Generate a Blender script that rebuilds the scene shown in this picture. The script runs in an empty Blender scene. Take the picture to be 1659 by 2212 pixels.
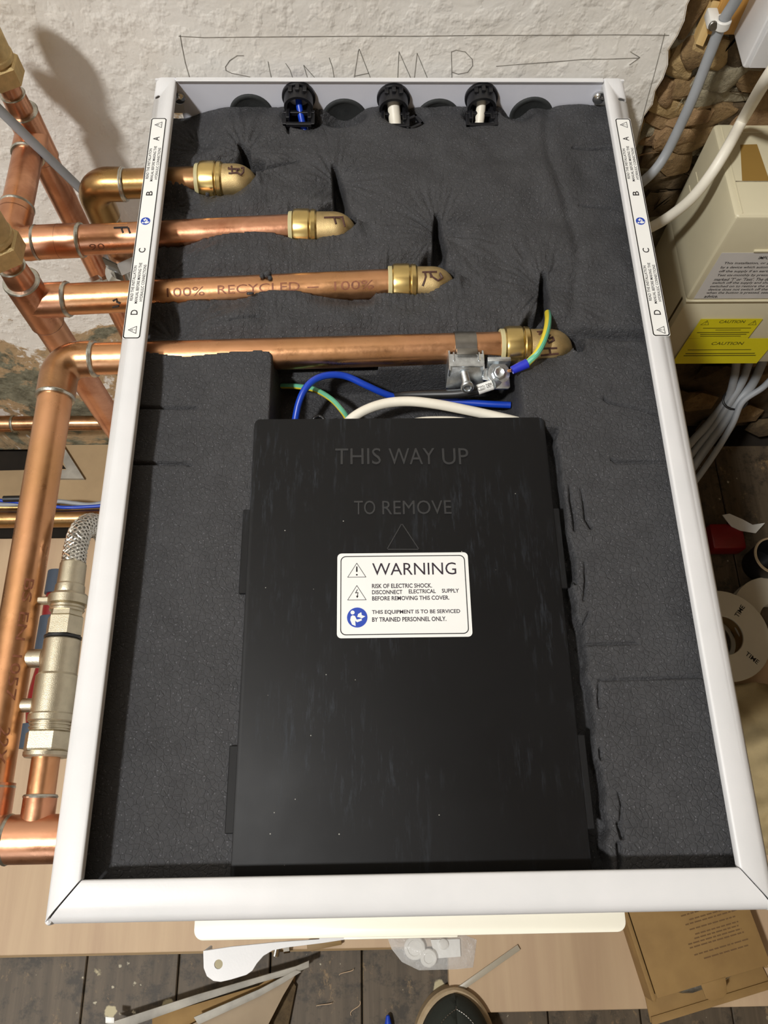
import bpy, bmesh, math, random
import numpy as np
from mathutils import Vector, Matrix

random.seed(4)
C = bpy.context.scene.collection
S = 0.001          # the scene is laid out in millimetres, z measured from the rim of the white casing
ZR = 0.66          # height of that rim above the floorboards

# ------------------------------------------------------------------ camera
IW, IH, F = 1659.0, 2212.0, 1661.0
CAM = (-20.9, -536.1, 426.6)
YAW, PITCH, ROLL = math.radians(-3.12), math.radians(22.06), math.radians(2.35)
RM = Matrix.Rotation(YAW, 3, 'Z') @ Matrix.Rotation(PITCH, 3, 'X') @ Matrix.Rotation(ROLL, 3, 'Z')
cd = bpy.data.cameras.new('camera')
cd.sensor_fit = 'VERTICAL'; cd.sensor_height = 36.0; cd.sensor_width = 36.0
cd.lens = 36.0 * F / IH
cd.clip_start = 0.01; cd.clip_end = 50
cam = bpy.data.objects.new('camera', cd); C.objects.link(cam)
cam.matrix_world = Matrix.Translation((CAM[0]*S, CAM[1]*S, CAM[2]*S+ZR)) @ RM.to_4x4()
bpy.context.scene.camera = cam

# ------------------------------------------------------------------ light and exposure
sc = bpy.context.scene
sc.view_settings.view_transform = 'Standard'; sc.view_settings.look = 'None'
sc.view_settings.gamma = 1.0; sc.view_settings.use_curve_mapping = False
sc.view_settings.exposure = -0.17
w = bpy.data.worlds.new('world'); sc.world = w; w.use_nodes = True
w.node_tree.nodes['Background'].inputs[0].default_value = (1.0, 0.97, 0.93, 1)
w.node_tree.nodes['Background'].inputs[1].default_value = 0.015

def area(name, loc, target, size, power, col):
    l = bpy.data.lights.new(name, 'AREA'); l.shape = 'DISK'; l.size = size; l.energy = power; l.color = col
    o = bpy.data.objects.new(name, l); C.objects.link(o)
    o.location = (loc[0]*S, loc[1]*S, loc[2]*S+ZR)
    d = Vector(target) - Vector(loc)
    o.rotation_euler = d.to_track_quat('-Z', 'Y').to_euler()
    return o
area('ceiling_lamp', (-1320, -1320, 2470), (0, -250, 0), 0.22, 90, (1.0, 0.995, 0.98))
area('window_light', (-900, -2250, 620), (-100, -300, 0), 0.7, 3, (0.74, 0.86, 1.0))

# ------------------------------------------------------------------ pixel to place
def ray(u, v): return RM @ Vector(((u-IW/2)/F, -(v-IH/2)/F, -1.0))
def P(u, v, z=0.0):
    d = ray(u, v); t = (z-CAM[2])/d.z; return Vector((CAM[0]+t*d.x, CAM[1]+t*d.y, z))
def PY(u, v, y):
    d = ray(u, v); t = (y-CAM[1])/d.y; return Vector((CAM[0]+t*d.x, y, CAM[2]+t*d.z))
def on_cyl_x(u, v, yc, zc, r):
    """where the sight line through (u, v) first meets a cylinder lying along x"""
    d = ray(u, v); oy, oz = CAM[1]-yc, CAM[2]-zc
    A = d.y*d.y+d.z*d.z; B = oy*d.y+oz*d.z; D = B*B-A*(oy*oy+oz*oz-r*r)
    t = (-B-math.sqrt(max(0.0, D)))/A; y, z = oy+t*d.y, oz+t*d.z
    k = r/math.hypot(y, z) if D < 0 else 1.0
    return Vector((CAM[0]+t*d.x, yc+y*k, zc+z*k))

# ------------------------------------------------------------------ mesh helpers
def wm(p): return Vector((p[0]*S, p[1]*S, p[2]*S+ZR))
def root_of(o):
    while o.parent: o = o.parent
    return o
def tag(o, label=None, cat=None, group=None, kind=None):
    if label: o['label'] = label
    if cat: o['category'] = cat
    if group: o['group'] = group
    if kind: o['kind'] = kind
    return o
def thing(name, label, cat, loc, group=None):
    o = bpy.data.objects.new(name, None); C.objects.link(o); o.location = wm(loc)
    o.empty_display_size = 0.02
    return tag(o, label, cat, group)
def frame(ax):
    ax = Vector(ax).normalized()
    a = Vector((0, 0, 1)) if abs(ax.z) < 0.9 else Vector((1, 0, 0))
    e1 = ax.cross(a).normalized(); e2 = ax.cross(e1).normalized()
    return ax, e1, e2
def smooth_path(pts, n=8):
    pts = [Vector(p) for p in pts]
    if len(pts) < 3: return pts
    q = [pts[0]*2-pts[1]] + pts + [pts[-1]*2-pts[-2]]; out = []
    for i in range(1, len(q)-2):
        a, b, c, d = q[i-1:i+3]
        for k in range(n):
            t = k/n
            out.append(0.5*((2*b)+(c-a)*t+(2*a-5*b+4*c-d)*t*t+(3*b-a-3*c+d)*t**3))
    out.append(pts[-1]); return out

class MB:
    def __init__(s): s.v = []; s.f = []
    def add(s, vs, fs):
        n = len(s.v); s.v += [tuple(p) for p in vs]; s.f += [tuple(i+n for i in f) for f in fs]; return s
    def bm(s, bm):
        bm.verts.index_update()
        s.add([v.co[:] for v in bm.verts], [[v.index for v in f.verts] for f in bm.faces]); bm.free(); return s
    def box(s, x0, x1, y0, y1, z0, z1, bev=0, seg=2, M=None):
        b = bmesh.new(); bmesh.ops.create_cube(b, size=1)
        for v in b.verts:
            v.co = Vector((x0+(v.co.x+.5)*(x1-x0), y0+(v.co.y+.5)*(y1-y0), z0+(v.co.z+.5)*(z1-z0)))
        if bev: bmesh.ops.bevel(b, geom=b.edges[:], offset=bev, segments=seg, profile=.5, affect='EDGES')
        if M is not None: b.transform(M)
        return s.bm(b)
    def tube(s, pts, r, seg=18, caps=True):
        pts = [Vector(p) for p in pts]; n = len(pts); seg = max(seg, 14) if seg > 8 else seg
        rs = r if isinstance(r, (list, tuple)) else [r]*n
        T = [((pts[min(i+1, n-1)]-pts[max(i-1, 0)]).normalized()) for i in range(n)]
        _, e1, _ = frame(T[0]); vs = []
        for i in range(n):
            e1 = (e1-T[i]*e1.dot(T[i])).normalized(); e2 = T[i].cross(e1)
            for k in range(seg):
                a = 2*math.pi*k/seg; vs.append(pts[i]+(e1*math.cos(a)+e2*math.sin(a))*rs[i])
        fs = [(i*seg+k, i*seg+(k+1) % seg, (i+1)*seg+(k+1) % seg, (i+1)*seg+k) for i in range(n-1) for k in range(seg)]
        if caps: fs += [tuple(range(seg-1, -1, -1)), tuple((n-1)*seg+k for k in range(seg))]
        return s.add(vs, fs)
    def lathe(s, o, ax, prof, seg=28, caps=True, e=None):
        o = Vector(o); ax, e1, e2 = frame(ax); vs = []
        for t, r in prof:
            for k in range(seg):
                a = 2*math.pi*k/seg; vs.append(o+ax*t+(e1*math.cos(a)+e2*math.sin(a))*r)
        n = len(prof)
        fs = [(i*seg+k, (i+1)*seg+k, (i+1)*seg+(k+1) % seg, i*seg+(k+1) % seg) for i in range(n-1) for k in range(seg)]
        if caps: fs += [tuple(range(seg)), tuple((n-1)*seg+k for k in range(seg-1, -1, -1))]
        return s.add(vs, fs)
    def prism(s, poly, vec, bev=0):
        """closed polygon of 3D points pushed along vec"""
        b = bmesh.new(); vec = Vector(vec)
        v0 = [b.verts.new(Vector(p)) for p in poly]; v1 = [b.verts.new(Vector(p)+vec) for p in poly]
        n = len(poly); b.faces.new(v0[::-1]); b.faces.new(v1)
        for i in range(n): b.faces.new((v0[i], v0[(i+1) % n], v1[(i+1) % n], v1[i]))
        bmesh.ops.recalc_face_normals(b, faces=b.faces[:])
        if bev: bmesh.ops.bevel(b, geom=b.edges[:], offset=bev, segments=2, profile=.5, affect='EDGES')
        return s.bm(b)
    def ribbon(s, pts, w, nrm, lift=0.0, thick=0.12):
        nrm = Vector(nrm).normalized(); pts = [Vector(p)+nrm*lift for p in pts]
        for a, b in zip(pts[:-1], pts[1:]):
            d = b-a
            if d.length < 1e-6: continue
            d.normalize(); sd = d.cross(nrm).normalized()*(w/2); e = d*(w*.3)
            s.prism([a-sd-e, b-sd+e, b+sd+e, a+sd-e], nrm*thick)
        return s
    def build(s, name, mat, parent=None, ang=28, fix=True):
        if parent is not None: off = root_of(parent).location
        else:
            arr = np.array(s.v); lo = arr.min(0); hi = arr.max(0); off = wm(((lo[0]+hi[0])/2, (lo[1]+hi[1])/2, lo[2]))
        me = bpy.data.meshes.new(name)
        me.from_pydata([tuple(wm(p)-off) for p in s.v], [], s.f)
        if fix:
            b = bmesh.new(); b.from_mesh(me); bmesh.ops.recalc_face_normals(b, faces=b.faces[:]); b.to_mesh(me); b.free()
        me.polygons.foreach_set('use_smooth', [True]*len(me.polygons))
        if ang: me.set_sharp_from_angle(angle=math.radians(ang))
        me.update()
        if mat: me.materials.append(mat)
        o = bpy.data.objects.new(name, me); C.objects.link(o)
        if parent is not None: o.parent = parent
        else: o.location = off
        return o
def single(mb, name, mat, label, cat, group=None, kind=None, ang=28):
    return tag(mb.build(name, mat, None, ang), label, cat, group, kind)
def struct(mb, name, mat, ang=35):
    o = mb.build(name, mat, None, ang); o['kind'] = 'structure'; return o

def rounded_rect(x0, x1, y0, y1, r, n=5):
    out = []
    for cx, cy, a0 in ((x1-r, y1-r, 0), (x0+r, y1-r, 90), (x0+r, y0+r, 180), (x1-r, y0+r, 270)):
        for k in range(n+1):
            a = math.radians(a0+90*k/n); out.append((cx+r*math.cos(a), cy+r*math.sin(a)))
    return out

_tc = {}
BOLD = [0.0]
def glyphs(txt):
    key = (txt, BOLD[0])
    if key in _tc: return _tc[key]
    cu = bpy.data.curves.new('t', 'FONT'); cu.body = txt; cu.resolution_u = 3; cu.offset = BOLD[0]
    ob = bpy.data.objects.new('t', cu); C.objects.link(ob)
    dg = bpy.context.evaluated_depsgraph_get(); dg.update()
    me = bpy.data.meshes.new_from_object(ob.evaluated_get(dg))
    V = [tuple(v.co) for v in me.vertices]; Fc = [tuple(p.vertices) for p in me.polygons]
    bpy.data.objects.remove(ob); bpy.data.curves.remove(cu); bpy.data.meshes.remove(me)
    a = np.array(V); lo = a.min(0); hi = a.max(0)
    a[:, 0] = (a[:, 0]-lo[0])/(hi[0]-lo[0]); a[:, 1] = (a[:, 1]-lo[1])/max(1e-6, hi[1]-lo[1])
    _tc[key] = (a, Fc, (hi[0]-lo[0])/(hi[1]-lo[1])); return _tc[key]
def text_to(mb, txt, o, xd, wd, yd, ht, nrm=None, lift=0.15):
    """text fitted into the rectangle with lower-left corner o, width wd along xd and height ht along yd"""
    a, Fc, asp = glyphs(txt); o = Vector(o); xd = Vector(xd).normalized(); yd = Vector(yd).normalized()
    n = xd.cross(yd) if nrm is None else Vector(nrm)
    if wd is None: wd = ht*asp
    mb.add([o+xd*(p[0]*wd)+yd*(p[1]*ht)+n*lift for p in a], Fc); return mb
def text_c(mb, txt, c, xd, yd, ht, wd=None, lift=0.15):
    a, Fc, asp = glyphs(txt); wd = wd or ht*asp
    xd = Vector(xd).normalized(); yd = Vector(yd).normalized()
    return text_to(mb, txt, Vector(c)-xd*wd/2-yd*ht/2, xd, wd, yd, ht, lift=lift)
def text_on_cyl(mb, txt, p0, ax, wd, up0, ang, r, ht, lift=0.12):
    """text running along ax from p0 (a point of the axis), its middle line at angle ang from +z turned towards up0's far side"""
    a, Fc, asp = glyphs(txt); b = bmesh.new()
    vs = [b.verts.new((p[0]*wd, p[1]*ht, 0)) for p in a]
    for f in Fc:
        try: b.faces.new([vs[i] for i in f])
        except ValueError: pass
    for k in range(1, 6):
        bmesh.ops.bisect_plane(b, geom=b.verts[:]+b.edges[:]+b.faces[:], plane_co=(0, ht*k/6, 0), plane_no=(0, 1, 0))
    ax = Vector(ax).normalized(); up0 = Vector(up0).normalized(); p0 = Vector(p0); Z = Vector((0, 0, 1))
    for v in b.verts:
        th = ang+(v.co.y-ht/2)/r
        v.co = p0+ax*v.co.x+(Z*math.cos(th)+up0*math.sin(th))*(r+lift)
    return mb.bm(b)

# ------------------------------------------------------------------ procedural materials
def lin(h):
    c = [int(h[i:i+2], 16)/255 for i in (0, 2, 4)]
    return tuple((x/12.92 if x <= .04045 else ((x+.055)/1.055)**2.4) for x in c)+(1,)
class NT:
    def __init__(s, name):
        s.m = bpy.data.materials.new(name); s.m.use_nodes = True; s.t = s.m.node_tree; s.n = s.t.nodes
        s.b = s.n['Principled BSDF']; s.pos = s.n.new('ShaderNodeNewGeometry').outputs['Position']
    def link(s, a, b): s.t.links.new(a, b)
    def mapped(s, sc=(1, 1, 1), rot=(0, 0, 0)):
        k = s.n.new('ShaderNodeMapping'); k.inputs['Scale'].default_value = sc; k.inputs['Rotation'].default_value = rot
        s.link(s.pos, k.inputs['Vector']); return k.outputs[0]
    def noise(s, scale, det=4, rough=.55, vec=None, dist=0):
        k = s.n.new('ShaderNodeTexNoise'); k.inputs['Scale'].default_value = scale; k.inputs['Detail'].default_value = det
        k.inputs['Roughness'].default_value = rough; k.inputs['Distortion'].default_value = dist
        s.link(vec or s.pos, k.inputs['Vector']); return k.outputs['Fac']
    def voro(s, scale, feat='F1', vec=None, rnd=1):
        k = s.n.new('ShaderNodeTexVoronoi'); k.feature = feat; k.inputs['Scale'].default_value = scale
        k.inputs['Randomness'].default_value = rnd
        s.link(vec or s.pos, k.inputs['Vector']); return k.outputs['Distance']
    def ramp(s, fac, stops):
        k = s.n.new('ShaderNodeValToRGB'); e = k.color_ramp.elements
        while len(e) > 1: e.remove(e[-1])
        for i, (p, c) in enumerate(stops):
            el = e[0] if i == 0 else e.new(p)
            el.position = p; el.color = c if isinstance(c, tuple) else (c, c, c, 1)
        s.link(fac, k.inputs[0]); return k.outputs[0]
    def mix(s, fac, a, b, mode='MIX'):
        k = s.n.new('ShaderNodeMix'); k.data_type = 'RGBA'; k.blend_type = mode
        for sock, val in ((k.inputs[0], fac), (k.inputs[6], a), (k.inputs[7], b)):
            if hasattr(val, 'links'): s.link(val, sock)
            else: sock.default_value = val
        return k.outputs[2]
    def math(s, op, a, b=0.0):
        k = s.n.new('ShaderNodeMath'); k.operation = op
        for sock, val in ((k.inputs[0], a), (k.inputs[1], b)):
            if hasattr(val, 'links'): s.link(val, sock)
            else: sock.default_value = val
        return k.outputs[0]
    def bump(s, h, dist, strength=1.0, prev=None):
        k = s.n.new('ShaderNodeBump'); k.inputs['Distance'].default_value = dist; k.inputs['Strength'].default_value = strength
        s.link(h, k.inputs['Height'])
        if prev is not None: s.link(prev, k.inputs['Normal'])
        return k.outputs[0]
    def set(s, key, val):
        if hasattr(val, 'links'): s.link(val, s.b.inputs[key])
        else: s.b.inputs[key].default_value = val
    def done(s, col, rough=.5, metal=0, nrm=None, **kw):
        s.set('Base Color', col); s.set('Roughness', rough); s.set('Metallic', metal)
        if nrm is not None: s.link(nrm, s.b.inputs['Normal'])
        for k, v in kw.items(): s.set(k.replace('_', ' '), v)
        return s.m
def plain(name, h, rough=.5, metal=0, var=.12, scale=60, bump=0, bscale=800, **kw):
    t = NT(name); c = lin(h); n = t.noise(scale, 4)
    d = tuple(x*(1-var) for x in c[:3])+(1,); l = tuple(min(1, x*(1+var)) for x in c[:3])+(1,)
    col = t.ramp(n, [(.3, d), (.7, l)]) if var else c
    nr = t.bump(t.noise(bscale, 3), 0.0004, bump) if bump else None
    return t.done(col, rough, metal, nr, **kw)

def copper(name, base, dark, gold, amt):
    t = NT(name); n1 = t.noise(22, 5, .6, dist=.6); n2 = t.noise(70, 6, .65); n3 = t.noise(9, 3)
    c = t.mix(t.ramp(n1, [(.42, 0.0), (.68, amt)]), lin(base), lin(dark))
    c = t.mix(t.ramp(n3, [(.5, 0.0), (.66, .75*amt)]), c, lin(gold))
    c = t.mix(t.ramp(t.voro(260, 'F1'), [(.03, .6), (.07, 0.0)]), c, lin('4a2a1c'))
    r = t.ramp(n2, [(.3, .24), (.75, .42)])
    return t.done(c, r, 1.0, t.bump(t.noise(160, 3), 0.0004, .25))
M = {}
M['copper'] = copper('copper_tube', 'dba382', 'a96f50', 'b8905c', .8)
M['copper_new'] = copper('copper_tube_clean', 'dda67c', 'b57f54', 'c2965e', .5)
M['copper_fit'] = copper('copper_fitting', 'd9a07e', 'a3684a', 'b58f55', .9)
M['copper_old'] = copper('copper_tarnished', 'b98c68', '8a6246', 'a0834f', 1.0)
M['solder'] = plain('solder', 'b9b8ae', .32, 1.0, .25, 200, .4, 500)
M['brass'] = plain('polished_brass', 'd8bd7c', .27, 1.0, .10, 80)
M['brass_cast'] = plain('cast_brass', 'cbb382', .5, 1.0, .12, 200, .5, 2200)
M['nickel'] = plain('nickel_plated_brass', 'c3baa4', .36, 1.0, .08, 200, .35, 2400)
M['chrome'] = plain('bright_chrome', 'd6d6d4', .14, 1.0, .06, 90)
M['zinc'] = plain('zinc_plated_steel', 'd3d8db', .34, 1.0, .25, 260, .2, 1500)
M['steel_dark'] = plain('dull_steel', '8d8a84', .35, 1.0, .2, 90)
def white_paint():
    t = NT('white_powder_coat')
    chip = t.ramp(t.voro(30, 'F1', t.mapped((1, 1, 0))), [(.022, 1.0), (.032, 0.0)])
    c = t.mix(chip, t.ramp(t.noise(25, 3), [(.3, lin('d6d6d6')), (.7, lin('dedddd'))]), lin('c9c2b6'))
    return t.done(c, .38, 0, t.bump(t.noise(700, 3), .0003, .12))
M['white'] = white_paint()
M['white_in'] = plain('pale_grey_inner_coat', 'd8d9e2', .45, 0, .03, 30)
M['cream'] = plain('cream_plastic', 'f1eddc', .35, 0, .02, 30)
M['label'] = plain('white_label', 'eeeeea', .4, 0, .02, 20)
M['ink'] = plain('black_ink', '1d191b', .5, 0, 0)
M['ink_purple'] = plain('violet_black_print', '2b1f2c', .5, 0, 0)
M['ink_blue'] = plain('blue_print', '2547ae', .45, 0, 0)
M['marker'] = plain('brown_marker_ink', '4a2f28', .5, 0, .3, 300)
M['print_brown'] = plain('pipe_stamp_ink', '84523a', .5, .3, .3, 400)
M['pencil'] = plain('pencil_graphite', '8a867e', .6, 0, .4, 150)
M['black_plastic'] = plain('black_plastic', '17171a', .38, 0, .2, 60)
M['rubber'] = plain('dark_foam_rubber', '2c2e2e', .8, 0, .2, 200, .4, 900)
M['collar'] = plain('olive_plastic_collar', 'bfb68a', .5, 0, .06, 100)
M['blue'] = plain('blue_pvc', '1540b4', .35, 0, .05, 40)
M['white_pvc'] = plain('white_pvc', 'e9e3d3', .45, 0, .05, 60)
M['grey_pvc'] = plain('grey_pvc', '95989b', .5, 0, .06, 60)
M['black_pvc'] = plain('black_pvc', '1c1c1d', .42, 0, .1, 60)
M['yellow_pvc'] = plain('yellow_pvc', 'd9c53a', .4, 0, .05, 60)
M['green_pvc'] = plain('green_pvc', '63b08e', .4, 0, .05, 60)
M['blue_sleeve'] = plain('blue_crimp_sleeve', '2431bd', .45, 0, .1, 80)
def cover_mat():
    t = NT('scuffed_black_plastic')
    v = t.mapped((1, .12, 1), (0, 0, .25)); v2 = t.mapped((1, .2, 1), (0, 0, -.5))
    sc1 = t.ramp(t.noise(260, 5, .75, v), [(.54, 0.0), (.76, .8)]); sc2 = t.ramp(t.noise(200, 5, .75, v2), [(.58, 0.0), (.78, .7)])
    mask = t.ramp(t.noise(14, 3), [(.42, 0.0), (.62, 1.0)])
    sc = t.math('MULTIPLY', t.math('MAXIMUM', sc1, sc2), mask)
    dust = t.ramp(t.voro(70, 'F1', t.mapped((1, 1, 0))), [(.016, 1.0), (.030, 0.0)])
    c = t.mix(sc, lin('121213'), lin('3b4047')); c = t.mix(dust, c, lin('a7a59c'))
    r = t.math('ADD', t.ramp(t.noise(12, 4), [(.3, .50), (.7, .62)]), t.math('MULTIPLY', sc, .15))
    return t.done(c, r, 0, t.bump(t.noise(1500, 2), .0002, .08), Specular_IOR_Level=.27)
M['cover'] = cover_mat()
def foam_mat():
    t = NT('charcoal_foam')
    n = t.noise(60, 5, .6)
    spark = t.ramp(t.voro(430, 'F1'), [(.10, 1.0), (.20, 0.0)])  # sparkle glints painted as paler specks in the foam colour
    c = t.mix(t.math('MULTIPLY', spark, .5), t.ramp(n, [(.3, lin('38383a')), (.7, lin('434345'))]), lin('7d7d82'))
    crack = t.ramp(t.voro(300, 'DISTANCE_TO_EDGE'), [(.0, 0.0), (.10, 1.0)])
    b = t.bump(t.noise(330, 6, .75), .0016, .75)
    b = t.bump(crack, .0007, .5, b)
    return t.done(c, .62, 0, b, Specular_IOR_Level=.45)
M['foam'] = foam_mat()
def wall_mat():
    t = NT('lumpy_painted_plaster'); sep = t.n.new('ShaderNodeSeparateXYZ'); t.link(t.pos, sep.inputs[0])
    big = t.noise(14, 4, .6); lum = t.noise(80, 3, .5, t.mapped((1, 1, .8))); fine = t.noise(420, 3)
    white = t.ramp(big, [(.3, lin('e9e4da')), (.7, lin('f2efe8'))])
    stain = t.ramp(t.noise(34, 5, .7), [(.70, 0.0), (.76, .8)])
    c = t.mix(stain, white, lin('a08a68'))
    # bare plaster and mould low on the wall, in blotches
    low = t.n.new('ShaderNodeMapRange'); low.inputs[1].default_value = .42; low.inputs[2].default_value = .18
    t.link(sep.outputs[2], low.inputs[0])
    bl = t.math('ADD', t.noise(11, 5, .65, dist=.5), t.math('MULTIPLY', low.outputs[0], .22))
    c = t.mix(t.ramp(bl, [(.64, 0.0), (.67, 1.0)]), c, lin('b59b78'))
    c = t.mix(t.ramp(bl, [(.71, 0.0), (.75, 1.0)]), c, t.ramp(t.noise(60, 5, .7), [(.35, lin('5d5b4b')), (.65, lin('94927d'))]))
    h = t.math('ADD', t.math('MULTIPLY', t.ramp(lum, [(.48, 0.0), (.74, 1.0)]), 1.0), t.math('MULTIPLY', fine, .12))
    b = t.bump(h, .0026, .34); b = t.bump(bl, .01, .3, b)
    return t.done(c, .75, 0, b, Specular_IOR_Level=.25)
M['wall'] = wall_mat()
M['wall_plain'] = plain('cream_room_paint', 'a69d8f', .8, 0, .06, 3)
def stone_mat(name, a, b):
    t = NT(name); c = t.ramp(t.noise(50, 6, .7), [(.3, lin(a)), (.7, lin(b))])
    c = t.mix(t.ramp(t.noise(130, 4, .7), [(.55, 0.0), (.7, .5)]), c, lin('3d2f20'))
    return t.done(c, .9, 0, t.bump(t.noise(140, 6, .7), .004, .8))
M['stone_a'] = stone_mat('ochre_rubble', '9a7d4e', 'c2a676')
M['stone_b'] = stone_mat('brown_rubble', '6b5334', '957a52')
M['stone_c'] = stone_mat('rusty_rubble', '7d5f40', 'a88a62')
M['stone_d'] = stone_mat('grey_mortar', '7b705a', 'a39a80')
M['stone_e'] = stone_mat('dark_mortar', '3b2f1f', '6a573b')
def wood(name, a, b, dark, ax='y', splash=0, scale=1.0, rough=.6):
    t = NT(name); m = {'y': (1, .06, 1), 'x': (.06, 1, 1), 'z': (1, 1, .06)}[ax]
    v = t.mapped(m); g = t.noise(90*scale, 6, .6, v, dist=.5); g2 = t.noise(16*scale, 4, .6, v)
    c = t.ramp(g, [(.32, lin(a)), (.68, lin(b))])
    c = t.mix(t.ramp(g2, [(.55, 0.0), (.75, .55)]), c, lin(dark))
    if splash:
        blotch = t.ramp(t.noise(26, 7, .78), [(.50, 0.0), (.60, .9)]); c = t.mix(blotch, c, lin('30291f'))
        tan = t.ramp(t.noise(34, 7, .82, t.mapped((1, .6, 1))), [(.58, 0.0), (.66, .75)]); c = t.mix(tan, c, lin('8c7350'))
        dots = t.math('ADD', t.voro(62, 'F1', t.mapped((1, 1, 0))), t.math('ADD', t.math('MULTIPLY', t.noise(400, 3), .35), t.math('MULTIPLY', t.noise(9, 3), .5)))
        c = t.mix(t.ramp(dots, [(.45, 1.0), (.50, 0.0)]), c, lin('aaa28c'))
        c = t.mix(t.ramp(t.math('ADD', t.voro(15, 'F1', t.mapped((1, 1, 0))), t.math('MULTIPLY', t.noise(110, 4, .6), .12)), [(.17, 1.0), (.19, 0.0)]), c, lin('b5aa88'))
    return t.done(c, rough, 0, t.bump(g, .0006, .3))
M['ply'] = wood('birch_plywood', 'b3977a', 'c4aa89', 'a08566', 'y', 0, .35)
M['ply_edge'] = wood('plywood_edge', '7b6036', '9d8152', '4d3a20', 'x')
M['old_board'] = wood('old_stained_floorboard', '453a2b', '5e5140', '2c251a', 'y', 1)
M['timber'] = wood('sawn_softwood', 'b9863f', 'd9ae68', 'a9773a', 'z')
M['timber_cut'] = wood('split_softwood', 'c79f5f', 'e0c288', 'b08444', 'z')
M['dust_board'] = plain('dusty_screed', 'a68e6c', .9, 0, .15, 14, .4, 300)
M['void'] = plain('dark_subfloor', '241d15', 1, 0, .4, 20, .8, 120)  # very dark brown base slab below the floorboards, showing through gaps
def card():
    t = NT('brown_cardboard'); c = t.ramp(t.noise(40, 3), [(.3, lin('8a6c40')), (.7, lin('977848'))])
    return t.done(c, .8, 0, t.bump(t.noise(300, 3, .5, t.mapped((1, .1, 1))), .0003, .2))
M['card'] = card()
M['card_pale'] = plain('pale_cardboard', '9c8a72', .8, 0, .1, 20)
M['card_print'] = plain('dark_brown_print', '6b5030', .8, 0, 0)
M['grey_tape'] = plain('grey_tape', '9b968b', .55, 0, .3, 30)
M['beige_plastic'] = plain('beige_enclosure_plastic', 'cfc6a8', .42, 0, .04, 14)
M['tape_brown'] = plain('brown_parcel_tape', '93733a', .4, 0, .04, 20)
M['yellow_label'] = plain('yellow_warning_label', 'e2d518', .5, 0, .05, 20)
M['yellow_ink'] = plain('olive_label_print', '5f5a10', .5, 0, 0)
M['paper_grey'] = plain('white_notice_paper', 'cfccc8', .6, 0, .04, 30)
M['cloth'] = plain('beige_dust_sheet', 'a8966f', .9, 0, .15, 25, .5, 900)
M['reel'] = plain('off_white_reel_plastic', 'bdb5a2', .5, 0, .05, 20)
M['red'] = plain('red_plastic', '7c1216', .4, 0, .15, 30)
M['navy'] = plain('slate_blue_rubber', '3b4553', .6, 0, .1, 40)
M['canvas'] = plain('black_green_canvas', '22261f', .85, 0, .15, 600, .6, 1800)
M['sole'] = plain('tan_rubber_sole', 'a48f70', .7, 0, .12, 80)
M['denim'] = plain('dark_trouser_cloth', '22242b', .9, 0, .15, 300, .5, 1500)
M['washer'] = plain('white_nylon', 'dcdad4', .4, 0, .04, 40)
def clear():
    t = NT('clear_film'); return t.done((.9, .9, .88, 1), .12, 0, t.bump(t.noise(90, 4), .004, .9), Transmission_Weight=.0, Alpha=.28)
M['film'] = clear()
def braid_mat():
    t = NT('stainless_wire'); return t.done(lin('cfcdc6'), .25, 1.0, t.bump(t.noise(2500, 2), .0003, .3))
M['braid'] = braid_mat()
M['tube_grey'] = plain('milky_plastic_tube', 'a9a08e', .35, 0, .05, 40)

# ------------------------------------------------------------------ the room
FZ = -660.0
XL, XR, YF, ZC = -1900.0, 1300.0, -2500.0, 2600.0
rnd = random.Random(11)
edge = [(217+rnd.uniform(-2.5, 2.5)+(2.5 if k % 5 == 0 else 0), FZ+k*12.0) for k in range(0, 273)]
poly = [(XL, 15, FZ)] + [(x, 15, z) for x, z in edge] + [(XL, 15, edge[-1][1])]
wall = struct(MB().prism(poly, (0, 22, 0)), 'wall_back', M['wall'])
def vnoise(x, y, seed):
    rg = np.random.RandomState(seed); T = rg.rand(256, 256)
    xi = np.floor(x).astype(int); yi = np.floor(y).astype(int); fx = x-xi; fy = y-yi
    fx = fx*fx*(3-2*fx); fy = fy*fy*(3-2*fy)
    a = T[xi & 255, yi & 255]; b = T[(xi+1) & 255, yi & 255]; c = T[xi & 255, (yi+1) & 255]; d = T[(xi+1) & 255, (yi+1) & 255]
    return (a*(1-fx)+b*fx)*(1-fy)+(c*(1-fx)+d*fx)*fy
MB().box(205, XR, 48, 75, FZ, ZC).build('rubble_backing', M['stone_e'], wall)
gx_ = np.arange(206, 620, 3.0); gz_ = np.arange(-420, 260, 3.0); GX, GZ = np.meshgrid(gx_, gz_, indexing='ij')
GY = 33-9*(vnoise(GX/22, GZ/14, 61)-.5)-6*(vnoise(GX/8, GZ/6, 62)-.5)-4*(vnoise(GX/3.5, GZ/3.5, 63)-.5)
k_ = len(gz_); mm_ = MB(); mm_.add(np.stack([GX.ravel(), GY.ravel(), GZ.ravel()], 1).tolist(), [(i*k_+j, (i+1)*k_+j, (i+1)*k_+j+1, i*k_+j+1) for i in range(len(gx_)-1) for j in range(k_-1)])
mm_.build('mortar', M['stone_d'], wall, ang=0)
# broken edge of the plaster skim
mb = MB()
for k in range(0, 272):
    (xa, za), (xb, zb) = edge[k], edge[k+1]
    mb.prism([(xa-1, 14.6, za), (xb-1, 14.6, zb), (xb+rnd.uniform(2, 5), 24, zb), (xa+rnd.uniform(2, 5), 24, za)], (0, 12, 0))
mb.build('plaster_edge', M['stone_a'], wall)
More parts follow.
